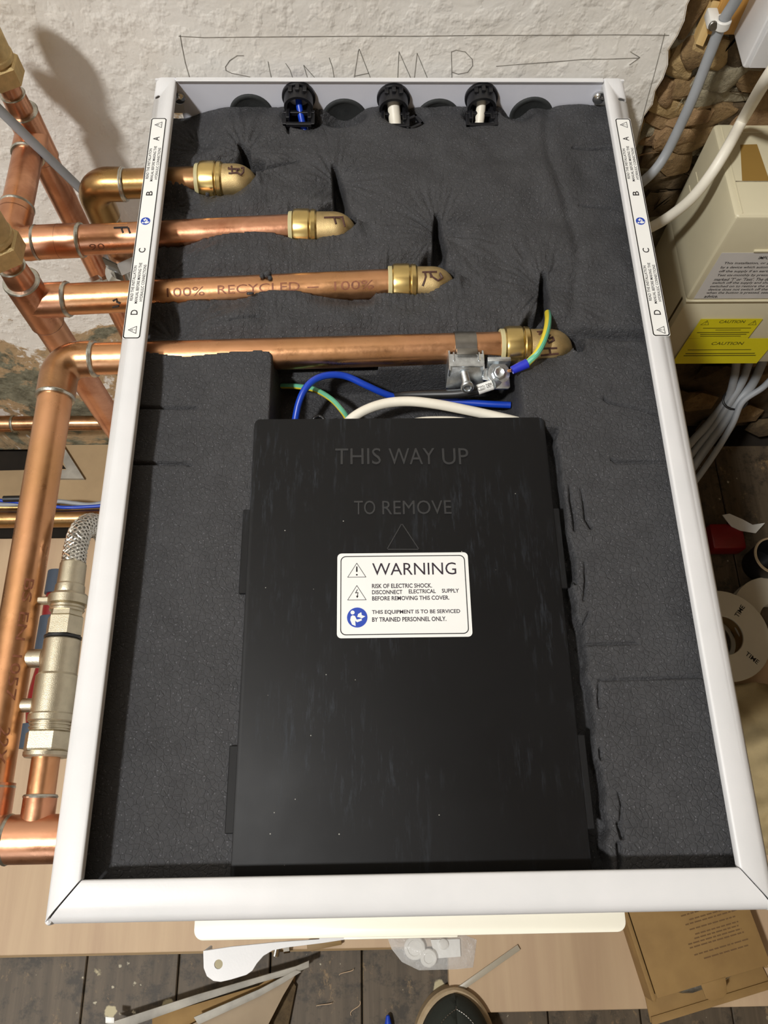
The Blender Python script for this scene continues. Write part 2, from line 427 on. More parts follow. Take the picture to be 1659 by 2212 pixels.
# rubble stones: pixel spot, half sizes in mm (x, z), tilt, material
def stone(u, v, a, c, tilt, m, out=14, seed=0):
    p = PY(u, v, 32); b = bmesh.new(); r = random.Random(seed*7+int(u))
    for _ in range(22):
        q = Vector((r.uniform(-1, 1), r.uniform(-1, 1), r.uniform(-1, 1))); k = max(abs(q.x), abs(q.z), .6*abs(q.y)); q = q/k*r.uniform(.82, 1.05)
        b.verts.new((q.x*a, max(-1, min(1, q.y))*out, q.z*c))
    h = bmesh.ops.convex_hull(b, input=b.verts[:]); bmesh.ops.delete(b, geom=list({g for g in h['geom_interior']+h['geom_unused'] if isinstance(g, bmesh.types.BMVert)}), context='VERTS')
    bmesh.ops.bevel(b, geom=b.edges[:], offset=min(a, c)*.09, segments=1, affect='EDGES')
    b.transform(Matrix.Translation(p) @ Matrix.Rotation(math.radians(tilt), 4, 'Y'))
    return MB().bm(b).build('stone', M[m], wall, ang=28)
stones = [(1492,30,9,22,8,'stone_b'),(1500,105,12,14,-20,'stone_b'),(1478,128,15,13,25,'stone_a'),(1463,150,14,9,35,'stone_a'),
 (1512,92,8,7,0,'stone_a'),(1556,112,9,14,0,'stone_a'),(1590,105,10,16,0,'stone_e'),(1540,165,16,12,10,'stone_d'),(1580,160,17,12,0,'stone_d'),
 (1625,165,17,12,0,'stone_b'),(1655,175,15,14,0,'stone_d'),(1438,192,13,10,30,'stone_c'),(1470,180,9,9,0,'stone_b'),(1545,203,30,9,-2,'stone_d'),
 (1610,205,32,9,2,'stone_d'),(1670,208,25,9,2,'stone_b'),(1440,222,20,9,25,'stone_a'),(1430,250,15,9,20,'stone_c'),(1480,240,22,12,-5,'stone_c'),
 (1530,240,22,12,0,'stone_b'),(1580,240,20,12,0,'stone_e'),(1418,285,14,14,10,'stone_c'),(1455,290,20,15,15,'stone_c'),(1500,290,20,16,0,'stone_b'),
 (1420,330,14,14,0,'stone_e'),(1455,340,18,14,0,'stone_b'),(1430,385,20,16,0,'stone_e'),(1475,380,18,14,0,'stone_e'),(1420,440,22,20,0,'stone_e'),
 (1640,240,24,12,0,'stone_c'),(1450,430,18,15,0,'stone_e')]
for i, (u, v, a, c, t, m) in enumerate(stones): stone(u, v, a, c, t, m, out=5+(i*5 % 7), seed=i)
r2 = random.Random(5)
for i in range(22):
    x = r2.uniform(235, 620); z = r2.uniform(-640, -320)
    b = bmesh.new(); bmesh.ops.create_icosphere(b, subdivisions=1, radius=1)
    for vv in b.verts: vv.co = Vector((vv.co.x*38*r2.uniform(.8, 1.1), vv.co.y*14, vv.co.z*26*r2.uniform(.8, 1.1)))
    b.transform(Matrix.Translation((x, 34, z))); MB().bm(b).build('stone', M[('stone_b', 'stone_e')[i % 2]], wall, ang=28)

struct(MB().box(XL-30, XL, YF, 40, FZ, ZC), 'wall_left', M['wall_plain'])
struct(MB().box(XR, XR+30, YF, 40, FZ, ZC), 'wall_right', M['stone_b'])
struct(MB().box(XL, XR, YF-30, YF, FZ, ZC), 'wall_front', M['wall_plain'])
struct(MB().box(XL, XR, YF, 75, ZC, ZC+30), 'ceiling', M['wall_plain'])
floor = struct(MB().box(XL, XR, YF, 75, FZ-60, FZ-40), 'floor', M['void'])
for k in range(-12, 12):
    x0 = -34+112.4*k+.7; x1 = x0+112.4-1.6+random.uniform(-.5, .5)
    if x1 < XL+5 or x0 > XR-5: continue
    y1 = -146 if -835 < x1 < -150 else 12
    MB().box(x0, x1, YF+2, y1, FZ-22, FZ-random.uniform(0, .8), 1.2, 1).build('floorboard', M['old_board'], floor)
# dusty screed behind the plywood on the left, with a hole in it
zs = FZ+16
h0 = [P(105, 945, zs), P(143, 1013, zs), P(-60, 1020, zs)]
mb = MB()
mb.prism([(-820, 14, zs), (-820, -112, zs), (-190, -112, zs), (-190, 14, zs), (h0[0].x, 14, zs), (h0[1].x, h0[1].y, zs), (-700, h0[2].y, zs), (-700, 14, zs)], (0, 0, -14))
mb.build('screed_slab', M['dust_board'], floor)
g = MB(); a, b_, c_ = P(124, 958, zs), P(184, 1037, zs), P(120, 1026, zs)
g.prism([a+Vector((0, 0, .5)), P(134, 958, zs)+Vector((0, 0, .5)), b_+Vector((0, 0, .5)), P(146, 1018, zs)+Vector((0, 0, .5))], (0, 0, 5))
g.prism([P(60, 1022, zs)+Vector((0, 0, .5)), P(146, 1018, zs)+Vector((0, 0, .5)), b_+Vector((0, 0, .5)), P(60, 1036, zs)+Vector((0, 0, .5))], (0, 0, 5))
g.build('grey_kerb', M['grey_tape'], floor)

# plywood sheets on the floorboards
def sheet(name, x0, x1, y0, y1, label):
    o = single(MB().box(x0, x1, y0, y1, FZ+.2, FZ+18, .8, 1), name, M['ply'], label, 'board', 'plywood sheets on the floor'); return o
sheet('plywood_sheet', -760, 69.5, -677, -140, 'pale plywood sheet under the left half of the white casing')
s2 = sheet('plywood_sheet', 71, 640, -747, -330, 'pale plywood sheet reaching furthest forward under the brown carton')
MB().box(-700, 60, -679.5, -677.1, FZ+1, FZ+15).build('split_edge', M['ply_edge'], bpy.data.objects['plywood_sheet'])

# pencil marks on the plaster
pc = thing('pencil_outline', 'pencil rectangle and the word SUNAMP drawn on the white plaster', 'marking', (20, 15, 0))
def pline(name, px, wd=.55): 
    MB().ribbon([PY(u, v, 14.9) for u, v in px], wd, (0, -1, 0), 0, .15).build(name, M['pencil'], pc)
pline('top_line', [(386, 78), (440, 81), (520, 80), (640, 79), (760, 78), (900, 78), (1040, 76), (1200, 76), (1330, 75), (1445, 76)], .5)
pline('side_line', [(389, 76), (393, 100), (400, 135), (409, 166)], .6)
pline('side_line', [(1436, 72), (1425, 115), (1412, 165), (1398, 215), (1386, 262), (1375, 320)], .5)
lets = {'letter_s': [[(526, 120), (512, 120), (496, 131), (487, 144), (488, 152), (500, 158), (540, 166)]],
 'letter_u': [[(579, 133), (582, 150), (586, 168)], [(617, 137), (626, 150), (632, 168)]],
 'letter_n': [[(664, 168), (656, 141), (680, 168)], [(711, 125), (718, 145), (722, 170)]],
 'letter_a': [[(765, 168), (774, 110), (776, 106), (800, 168)], [(767, 164), (796, 158)]],
 'letter_m': [[(859, 168), (861, 125), (862, 112), (887, 168)], [(895, 168), (901, 115), (923, 168)]],
 'letter_p': [[(976, 168), (975, 112), (985, 108), (1005, 112), (1020, 128), (1021, 142), (1010, 156), (990, 160), (977, 156)]],
 'arrow': [[(1072, 143), (1120, 139), (1190, 134), (1260, 128), (1330, 127), (1380, 125)], [(1362, 112), (1382, 124), (1360, 140)]]}
for k, ls in lets.items():
    mb = MB()
    for l in ls: mb.ribbon([PY(u, v, 14.9) for u, v in l], .5, (0, -1, 0), 0, .15)
    mb.build(k, M['pencil'], pc)

# ------------------------------------------------------------------ white casing of the heat battery
bat = thing('heat_battery', 'tall white metal cabinet standing against the wall with its top open', 'heat battery', (0, -290, FZ+18))
BZ = FZ+18.2
HX, YB, YFN = 182.5, -1.0, -580.0
def rail_profile(sx):
    """sheet profile across the rail, outer skin then inner skin (x, z)"""
    out = [(166, -5), (166, -1.0), (166.6, -.25), (167.5, 0), (177.5, 0), (180.0, -.7), (181.7, -2.3), (182.4, -4.6), (182.5, -7), (182.5, -16)]
    inn = [(181.1, -16), (181.1, -7), (181.0, -4.8), (180.3, -3.0), (179.0, -1.9), (177.3, -1.4), (168.2, -1.4), (167.4, -1.8), (167.4, -5)]
    return [(sx*x, z) for x, z in out+inn]
def mitre(x): return -580+(HX-abs(x))*(20.0/16.5)
def side_rail(sx, name):
    pr = rail_profile(sx); n = len(pr); vs = []
    for x, z in pr: vs.append((x, 0, z))
    for x, z in pr: vs.append((x, mitre(x)+.55, z))
    fs = [(i, (i+1) % n, n+(i+1) % n, n+i) for i in range(n)]+[tuple(range(n)), tuple(range(2*n-1, n-1, -1))]
    o = MB().add(vs, fs).build(name, M['white'], bat, ang=40)
    # open slot near the wall end of the rail, cut through
    cut = MB(); yc = P(340 if sx < 0 else 1335, 208 if sx < 0 else 214, 0).y
    xa, xb = (-190, -176.5) if sx < 0 else (174.5, 190)
    cut.prism([(x, y, -9) for x, y in rounded_rect(xa, xb, yc-2.0, yc+2.0, 1.9)], (0, 0, 12))
    c = cut.build('cutter', None, bat)
    md = o.modifiers.new('b', 'BOOLEAN'); md.object = c; md.operation = 'DIFFERENCE'; md.solver = 'EXACT'
    dg = bpy.context.evaluated_depsgraph_get(); dg.update()
    me = bpy.data.meshes.new_from_object(o.evaluated_get(dg)); o.modifiers.clear(); o.data = me
    bpy.data.objects.remove(c); return o
side_rail(-1, 'side_rail'); side_rail(1, 'side_rail')
# front rail, mitred to the side rails, its outer edge rolled over
pr = [(-560, -5), (-560, -1), (-560.6, -.25), (-561.5, 0), (-572, -.4), (-576, -1.6), (-578.6, -3.8), (-579.8, -6.8), (-580, -10), (-580, -16),
      (-578.6, -16), (-578.6, -9.5), (-577.3, -5.4), (-575, -3.2), (-571.6, -1.9), (-562.2, -1.4), (-561.4, -1.8), (-561.4, -5)]
n = len(pr); vs = []
for sx in (-1, 1):
    for y, z in pr:
        x = HX-(y+580)*(16.5/20.0); vs.append((sx*(x-.55), y, z))
MB().add(vs, [(i, (i+1) % n, n+(i+1) % n, n+i) for i in range(n)]+[tuple(range(n)), tuple(range(2*n-1, n-1, -1))]).build('front_rail', M['white'], bat, ang=40)
for sx in (-1, 1):   # folded corner tips
    MB().lathe((sx*(HX-1.8), -578.3, -2.6), (0, 0, -1), [(0, 0.3), (.8, 1.6), (2.5, 2.1), (8, 2.1)], 10).build('corner_tip', M['white'], bat)
# side, front and back skins (the left skin is notched where the pipes pass)
PIPES = {'A': (-76.5, 1), 'F': (-131.5, 1), 'R': (-182.5, 1), 'H': (-233, 1)}
pl = [(YB-1, -16.2)]
for k in ('A', 'F', 'R', 'H'):
    yc = PIPES[k][0]
    pl += [(yc+14, -16.2), (yc+14, -28)]
    pl += [(yc+14*math.cos(math.radians(a)), -28-14*math.sin(math.radians(a))) for a in range(15, 180, 15)]
    pl += [(yc-14, -28), (yc-14, -16.2)]
pl += [(-579, -16.2), (-579, BZ), (YB-1, BZ)]
MB().prism([(-182.4, y, z) for y, z in pl], (1.2, 0, 0)).build('side_panel', M['white'], bat)
MB().box(181.2, 182.4, -579, YB-1, BZ, -16.1).build('side_panel', M['white'], bat)
MB().box(-181, 181, -580, -578.8, BZ, -16.1).build('front_panel', M['white'], bat)
MB().box(-168, 167, -2.2, -.6, BZ, 0, .5, 1).build('back_panel', M['white_in'], bat)
MB().box(-166, 165.5, -4.2, -.2, -.6, .5, .3, 1).build('back_panel_lip', M['white'], bat)
for sx in (-1, 1):
    MB().box(sx*166.5-1 if sx > 0 else -182, 182 if sx > 0 else -165.5, -2.4, -.4, -30, -.4).build('corner_plate', M['white'], bat)
    x = PY(1293 if sx > 0 else 387, 214, -8).x
    q = PY(1294 if sx > 0 else 386, 216, -6)
    MB().lathe((q.x, -2.6, q.z), (0, -1, 0), [(0, 5), (2, 5), (3.6, 4), (4.6, 2.4), (4.8, 0.2)], 20).build('screw_head', M['chrome'], bat)

# rail stickers
def book_icon(mb_bg, mb_fg, c, r, xd, yd):
    xd, yd, c = Vector(xd), Vector(yd), Vector(c); n = xd.cross(yd)
    mb_bg.prism([c+xd*r*math.cos(a)+yd*r*math.sin(a) for a in [2*math.pi*k/28 for k in range(28)]], n*.12)
    f = lambda x, y: c+xd*(x*r)+yd*(y*r)+n*.12
    mb_fg.prism([f(-.45+.2*math.cos(a), .5+.2*math.sin(a)) for a in [2*math.pi*k/14 for k in range(14)]], n*.08)
    mb_fg.prism([f(-.68, -.25), (f(-.62, .1)), f(-.45, .22), f(-.22, .15), f(-.05, -.22), f(.42, -.12), f(.46, -.3), f(.0, -.48), f(-.2, -.32), f(-.15, -.85), f(-.5, -.7)], n*.08)
    mb_fg.prism([f(0, .05), f(.1, .35), f(.4, .52), f(.45, .22), f(.8, .1), f(.45, -.1), f(.2, .02)], n*.08)
def tri_icon(mb, c, xd, yd, w, h, lw, mark):
    xd, yd, c = Vector(xd), Vector(yd), Vector(c); n = xd.cross(yd)
    f = lambda x, y: c+xd*(x*w)+yd*(y*h)
    mb.ribbon([f(-.5, -.5), f(.5, -.5), f(0, .5), f(-.5, -.5)], lw, n, 0, .1)
    if mark == '!':
        mb.prism([f(-.045, -.12), f(.045, -.12), f(.035, .26), f(-.035, .26)], n*.1)
        q = f(0, -.33); mb.prism([q+xd*(.05*w*math.cos(a))+yd*(.05*w*math.sin(a)) for a in [2*math.pi*k/10 for k in range(10)]], n*.1)
    else:
        mb.ribbon([f(.03, .22), f(-.07, -.02), f(.06, .0), f(.02, -.3)], lw*1.4, n, 0, .1)
        mb.prism([f(-.05, -.22), f(.02, -.38), f(.09, -.22)], n*.1)
def rail_sticker(sx, px):
    z = .04; xc = sx*175.0
    x0, x1, y0, y1 = xc-5.9, xc+5.9, -239.5, -42.8
    st = MB().prism([(x, y, z) for x, y in rounded_rect(x0, x1, y0, y1, 1.5)], (0, 0, .08)).build('connection_sticker', M['label'], bat)
    st['label'] = 'narrow white sticker lettered A B C D along the rail'
    z2 = z+.1; yd = Vector((-1, 0, 0)); xd = Vector((0, 1, 0))
    b = MB(); rr = rounded_rect(x0+.6, x1-.6, y0+.6, y1-.6, 1.6); rr.append(rr[0])
    b.ribbon([(x, y, z2) for x, y in rr], .75, (0, 0, 1), 0, .06); b.build('border', M['ink'], st)
    Y = lambda row: P(px(row), row, 0).y
    BOLD[0] = .012
    for ch, row in (('A', 300), ('B', 418), ('C', 541), ('D', 675)):
        text_c(MB(), ch, (xc-.2, Y(row), z2), xd, yd, 4.6, 4.0, .05).build('letter', M['ink'], st, fix=False)
    for ra, rb in ((316, 392), (568, 656)):
        ya, yb = Y(ra), Y(rb); L = ya-yb
        for dx, s_, k in ((-3.3, 'READ THE INSTALLATION', .86), (0, 'MANUAL BEFORE MAKING THE', 1.0), (3.2, 'HYDRAULIC CONNECTIONS', .9)):
            text_c(MB(), s_, (xc+dx, (ya+yb)/2, z2), xd, yd, 2.0, L*k, .05).build('lettering', M['ink'], st, fix=False)
    BOLD[0] = 0.0
    bg, fg = MB(), MB(); book_icon(bg, fg, (xc-.4, Y(478), z2), 3.3, xd, yd)
    bg.build('blue_disc', M['ink_blue'], st); fg.build('reading_figure', M['label'], st)
    for row in (270, 713):
        t = MB(); tri_icon(t, (xc, Y(row), z2), xd, yd, 5.6, 5.2, .35, '!'); t.build('warning_triangle', M['ink'], st)
rail_sticker(-1, lambda r: 345-(r-258)*.137); rail_sticker(1, lambda r: 1343+(r-258)*.187)

# oval cable cut-outs in the back panel, lined with foam
for i, (u, v, r) in enumerate(((545, 252, 17.5), (745, 262, 18.5), (945, 262, 18), (1145, 258, 17.5))):
    q = PY(u, v, -3); top = PY(u, v-48, -3).z; cz = top-r
    MB().lathe((q.x, -2.3, cz), (0, -1, 0), [(0, r), (1.0, r), (1.6, r-.6), (1.9, r-1.6), (1.2, r-3.4), (.6, r-4.5), (.5, .2)], 36).build('foam_plug', M['rubber'], bat, ang=60)

# ------------------------------------------------------------------ black cover with its warning label
cov = thing('electrical_cover', 'scuffed black plastic cover lying in the middle of the charcoal foam', 'cover', (0, -430, -24))
ZCV = -16.5
poly = rounded_rect(-94.5, 95.0, -566, -290.5, 4)
MB().prism([(x, y, ZCV-3) for x, y in poly], (0, 0, 3), .6).build('plate', M['cover'], cov)
for x0, x1, y0, y1 in ((-98.6, -93.6, -408, -354), (94.3, 98.6, -407, -355), (-98.8, -93.6, -540, -495), (94.3, 99.0, -541, -492)):
    MB().box(x0, x1, y0, y1, ZCV-3.4, ZCV-.5, .4, 1).build('tab', M['cover'], cov)
for x0, x1 in ((-93, -91), (91.5, 93.5)):
    MB().box(x0, x1, -562, -296, -35.8, ZCV-2.9).build('side_wall', M['cover'], cov)
MB().box(-93, 93, -297, -295, -58, ZCV-2.9).build('end_wall', M['cover'], cov)
X3, Y3 = Vector((1, 0, 0)), Vector((0, 1, 0))
def span(txt, u0, v0, u1, v1, z, name, mat, par, lift=.25, thick=0):
    a = P(u0, v1, z); b = P(u1, v1, z); c = P(u0, v0, z)
    text_to(MB(), txt, a, X3, b.x-a.x, Y3, c.y-a.y, lift=lift).build(name, mat, par, fix=False)
M['emboss'] = plain('glossy_black_emboss', '2b2b2c', .25, 0, 0)
def raised(txt, u0, v0, u1, v1, name):
    a = P(u0, v1, ZCV); b = P(u1, v1, ZCV); c = P(u0, v0, ZCV)
    gl, Fc, asp = glyphs(txt); bm_ = bmesh.new()
    vs = [bm_.verts.new((a.x+p[0]*(b.x-a.x), a.y+p[1]*(c.y-a.y), ZCV-.05)) for p in gl]
    for f in Fc:
        try: bm_.faces.new([vs[i] for i in f])
        except ValueError: pass
    r = bmesh.ops.extrude_face_region(bm_, geom=bm_.faces[:])
    for g_ in r['geom']:
        if isinstance(g_, bmesh.types.BMVert): g_.co.z += .4
    MB().bm(bm_).build(name, M['emboss'], cov, ang=20)
for wd_, u0, u1 in (('THIS', 724, 823), ('WAY', 840, 940), ('UP', 956, 1013)): raised(wd_, u0, 969, u1, 1004, 'embossed_word')
for wd_, u0, u1 in (('TO', 765, 811), ('REMOVE', 826, 976)): raised(wd_, u0, 1082, u1, 1112, 'embossed_word')
tp = [P(868, 1131, ZCV), P(905, 1187, ZCV), P(836, 1187, ZCV)]
MB().ribbon(tp+[tp[0]], .6, (0, 0, 1), -.05, .35).build('embossed_triangle', M['emboss'], cov)
# warning label
zl = ZCV+.02
la, lb = P(729, 1379, zl), P(1012, 1193, zl)
lx0, lx1, ly0, ly1 = -39.9, 39.4, la.y, lb.y
lab = MB().prism([(x, y, zl) for x, y in rounded_rect(lx0, lx1, ly0, ly1, 2.6)], (0, 0, .12)).build('warning_label', M['label'], cov)
lab['label'] = 'white warning label with blue reading symbol'
zt = zl+.13
rr = rounded_rect(lx0+2.2, lx1-2.2, ly0+2.0, ly1-2.0, 3.0); rr.append(rr[0])
MB().ribbon([(x, y, zt) for x, y in rr], .55, (0, 0, 1), 0, .05).build('border', M['ink'], lab)
Wd_, Ht_ = lx1-lx0, ly1-ly0
def LP(fx, fy): return Vector((lx0+fx*Wd_, ly1-fy*Ht_, zt))
# fractions measured on the label: x from the left edge, y from the top edge
def lt(txt, x0, x1, yt, yb, name='lettering'):
    a = LP(x0, yb); text_to(MB(), txt, a, X3, (x1-x0)*Wd_, Y3, (yb-yt)*Ht_, lift=.03).build(name, M['ink_purple'], lab, fix=False)
BOLD[0] = .0
lt('WARNING', .265, .905, .122, .270)
BOLD[0] = .022
lt('RISK OF ELECTRIC SHOCK.', .262, .715, .372, .425)
lt('DISCONNECT', .262, .490, .447, .497); lt('ELECTRICAL', .538, .742, .443, .492); lt('SUPPLY', .788, .918, .440, .488)
lt('BEFORE REMOVING THIS COVER.', .262, .842, .520, .570)
lt('THIS EQUIPMENT IS TO BE SERVICED', .260, .918, .682, .735)
lt('BY TRAINED PERSONNEL ONLY.', .260, .812, .765, .818)
BOLD[0] = 0.0
for cy_, mk in ((.205, '!'), (.475, 'z')):
    t = MB(); tri_icon(t, LP(.148, cy_), X3, Y3, .138*Wd_, .17*Ht_, .3, mk); t.build('warning_triangle', M['ink'], lab)
bg, fg = MB(), MB(); book_icon(bg, fg, LP(.150, .765), .076*Wd_, X3, Y3)
bg.build('blue_disc', M['ink_blue'], lab); fg.build('reading_figure', M['label'], lab)

# ------------------------------------------------------------------ pipework
ZP = -28.0; RP = 11.0; RF = 12.3
def ring(mb, c, ax, r=RF+.15, w_=2.6):
    mb.lathe(Vector(c)-Vector(ax).normalized()*w_/2, ax, [(0, r-1.4), (.3, r-.2), (w_*.5, r+.35), (w_-.3, r-.2), (w_, r-1.4)], 28)
def arc(c, a, b, r, n=10):
    a, b, c = Vector(a), Vector(b), Vector(c)
    return [c+a*(r*math.cos(t))+b*(r*math.sin(t)) for t in [math.pi/2*k/n for k in range(n+1)]]
def tubep(name, pts, r, mat, par): return MB().tube(pts, r, 28).build(name, M[mat], par)
def socket(mb, a, b, r=RF): mb.tube([a, b], r, 28)

# brass push-fit elbows; each turns down into the cabinet
def brass_elbow(u0, u1, vy, label, strokes):
    p = P(u0, vy, ZP); q = P(u1, vy, ZP); y = p.y
    r = thing('brass_elbow', label, 'pipe fitting', (p.x+22, y, ZP-14), 'brass push-fit elbows on the copper pipes')
    Lx = q.x-p.x
    MB().lathe((p.x, y, ZP), (1, 0, 0), [(0, 11.3), (0, 12.6), (.5, 13.0), (3.0, 13.0), (3.0, 11.2)], 36).build('release_collar', M['collar'], r)
    MB().lathe((p.x+2.6, y, ZP), (1, 0, 0), [(0, 11.2), (.2, 13.2), (1.2, 14.3), (3, 14.8), (12, 14.8), (13, 14.2), (13.2, 13.4), (13.6, 13.4), (13.8, 14.2), (14.4, 14.5), (17.0, 14.3), (18.2, 13.2), (18.6, 12.0)], 40).build('cap_nut', M['brass'], r)
    R_ = 5.0; xe = p.x+Lx-12.7-R_
    path = [Vector((p.x+20.4, y, ZP)), Vector((xe, y, ZP))]+arc((xe, y, ZP-R_), (0, 0, 1), (1, 0, 0), R_)[1:]+[Vector((xe+R_, y, ZP-R_-14))]
    MB().tube(path, 12.7, 32).build('body', M['brass_cast'], r)
    if strokes:
        mk = MB()
        for st in strokes:
            pts = []
            for k in range(len(st)-1):
                for t in (0, .34, .67): pts.append((st[k][0]+(st[k+1][0]-st[k][0])*t, st[k][1]+(st[k+1][1]-st[k][1])*t))
            pts.append(st[-1]); mk.tube([on_cyl_x(u, v, y, ZP, 12.75) for u, v in pts], .75, 6)
        mk.build('marker_letter', M['marker'], r)
    return r, p.x, y
eA, xA, yA = brass_elbow(425, 557, 392, 'brass elbow marked D, nearest the wall', [[(518, 365), (494, 365), (494, 362)], [(500, 359), (502, 375), (494, 374)], [(511, 364), (512, 372), (520, 378), (526, 372), (526, 362), (520, 363)], [(502, 374), (512, 373)]])
eF, xF, yF = brass_elbow(625, 770, 496, 'brass elbow marked F, second from the wall', [[(700, 470), (742, 469)], [(740, 470), (745, 490)], [(722, 470), (726, 484)]])
eR, xR, yR = brass_elbow(838, 984, 615, 'brass elbow marked R, third from the wall', [[(912, 588), (944, 587)], [(918, 588), (920, 598), (913, 618)], [(928, 588), (934, 598), (946, 606), (956, 600), (950, 590)], [(930, 590), (931, 600)]])
eH, xH, yH = brass_elbow(1078, 1239, 751, 'brass elbow marked H, behind the green and yellow wire', [[(1168, 768), (1206, 764)], [(1173, 753), (1203, 752)], [(1187, 753), (1189, 765)], [(1176, 722), (1188, 724), (1180, 733), (1186, 741), (1197, 735), (1194, 728), (1186, 732)], [(1160, 717), (1172, 716), (1164, 723)]])

def marks(par, name, strokes, y, r=RP+.1, wd=.7, mat='ink'):
    mk = MB()
    for st in strokes: mk.tube([on_cyl_x(u, v, y, ZP, r) for u, v in st], wd, 6)
    mk.build(name, M[mat], par)

# pipe at elbow D: short run through the casing, then down beside the wall
rA = thing('copper_pipe', 'short copper pipe joined to the brass elbow nearest the wall', 'pipe', (-231, yA-1, -200), 'copper pipes feeding the heat battery')
xa = -231.0; ya_ = -79.5
tubep('pipe', [(xA+4, yA, ZP), (-207, yA-2.6, ZP)], RP, 'copper_old', rA)
m = MB(); m.tube([(-205, yA-3, ZP), (xa+15, ya_, ZP)]+arc((xa+15, ya_, ZP-15), (0, 0, 1), (-1, 0, 0), 15)[1:]+[(xa, ya_, ZP-33)], RF+.3, 28); m.build('elbow', M['copper_old'], rA)
m = MB(); ring(m, (-206, yA-3, ZP), (1, 0, 0), w_=4.5); m.build('solder_ring', M['solder'], rA)
m = MB(); ring(m, (xa, ya_, ZP-33), (0, 0, 1)); m.build('solder_ring', M['solder'], rA)
tubep('pipe', [(xa, ya_, ZP-30), (xa, ya_, -100)], RP, 'copper_old', rA)
# chrome valve below it
vl = thing('chrome_valve', 'chrome isolating valve below the short copper pipe', 'valve', (xa, ya_, -190))
MB().lathe((xa, ya_, -100), (0, 0, -1), [(0, 11.2), (0, 15), (2, 16), (14, 16), (16, 14)], 6).build('nut', M['chrome'], vl)
MB().lathe((xa, ya_, -116), (0, 0, -1), [(0, 13), (6, 15), (10, 20), (26, 22), (40, 20), (46, 14)], 28).build('body', M['chrome'], vl)
MB().lathe((xa-4, ya_, -138), (-1, -.5, 0), [(0, 9), (20, 9), (22, 12), (30, 12), (31, 10)], 8).build('side_port', M['chrome'], vl)
MB().lathe((xa, ya_, -162), (0, 0, -1), [(0, 15), (16, 15), (18, 11.2)], 6).build('nut', M['chrome'], vl)
tubep('tail_pipe', [(xa, ya_, -178), (xa, ya_, -520)], RP, 'copper', vl)

# pipe F and its upright with tee
rF = thing('copper_pipe', 'copper pipe to the brass elbow marked F, with an upright along the wall', 'pipe', (-283, -80, FZ+1), 'copper pipes feeding the heat battery')
xg, yg = -283.0, -28.0
yFl = -136.5
def yf(x): return yF+(x-xF)*((yFl-yF)/(-283-xF))
tubep('pipe', [(xF+4, yf(xF+4), ZP), (-232, yf(-232), ZP)], RP, 'copper', rF)
m = MB(); socket(m, (-230, yf(-230), ZP), (-262, yf(-262), ZP)); m.build('coupler', M['copper_fit'], rF)
m = MB(); ring(m, (-231, yf(-231), ZP), (1, 0, 0), w_=3.4); m.build('solder_ring', M['solder'], rF)
m = MB(); ring(m, (-263, yf(-263), ZP), (1, 0, 0), w_=3); m.build('solder_ring', M['solder'], rF)
MB().lathe((-247, yf(-247), ZP), (1, 0, 0), [(0, RF-.2), (.2, RF+.12), (.5, RF-.2)], 28, False).build('stop_line', M['marker'], rF)
pth = [(-264, yf(-264), ZP), (xg+13, yFl, ZP)]+arc((xg+13, yFl+13, ZP), (0, -1, 0), (-1, 0, 0), 13)[1:]+[(xg, yFl+28, ZP)]
m = MB(); m.tube(pth, RF, 28); m.build('elbow', M['copper_fit'], rF)
m = MB(); ring(m, (xg, yFl+34, ZP), (0, 1, 0), w_=3.2); m.build('solder_ring', M['solder'], rF)
m = MB(); socket(m, (xg, yFl+27, ZP), (xg, yFl+36, ZP)); m.build('elbow_cup', M['copper_fit'], rF)
tubep('pipe', [(xg, yFl+32, ZP), (xg, yg-15, ZP)], RP, 'copper_fit', rF)
m = MB(); socket(m, (xg, yg-22, ZP), (xg, yg, ZP)); socket(m, (xg, yg, ZP-22), (xg, yg, ZP+21)); m.build('tee', M['copper_fit'], rF)
m = MB(); ring(m, (xg, yg-22, ZP), (0, 1, 0), w_=3.4); m.build('solder_ring', M['solder'], rF)
m = MB(); ring(m, (xg, yg, ZP+21), (0, 0, 1), w_=2.2); m.build('solder_ring', M['solder'], rF)
MB().lathe((xg, yg, ZP-22.2), (0, 0, 1), [(0, RF-.3), (.3, RF+.15), (.8, RF-.3)], 28, False).build('solder_ring', M['steel_dark'], rF)
tubep('reducer', [(xg, yg, ZP+20), (xg, yg, ZP+22), (xg, yg, ZP+36)], [RP-.2, RP-1.6, RP-2.2], 'copper', rF)
m = MB(); ring(m, (xg, yg, ZP+36), (0, 0, 1), 9.1, 2.0); m.build('solder_ring', M['solder'], rF)
tubep('pipe', [(xg, yg, ZP+34), (xg, yg, ZP+50)], 7.5, 'copper', rF)
tubep('upright', [(xg, yg, ZP-20), (xg, yg, FZ+2)], RP, 'copper', rF)
m = MB(); text_on_cyl(m, '90', (P(188, 548, ZP+6).x, yf(-222), ZP), (1, .066, 0), 11, (0, 1, 0), math.radians(-70), RP, 4.5); m.build('stamp', M['print_brown'], rF, fix=False)
marks(rF, 'marker_letter', [[(246, 492), (276, 491)], [(262, 492), (266, 503)], [(277, 492), (281, 504)]], yf(-198))

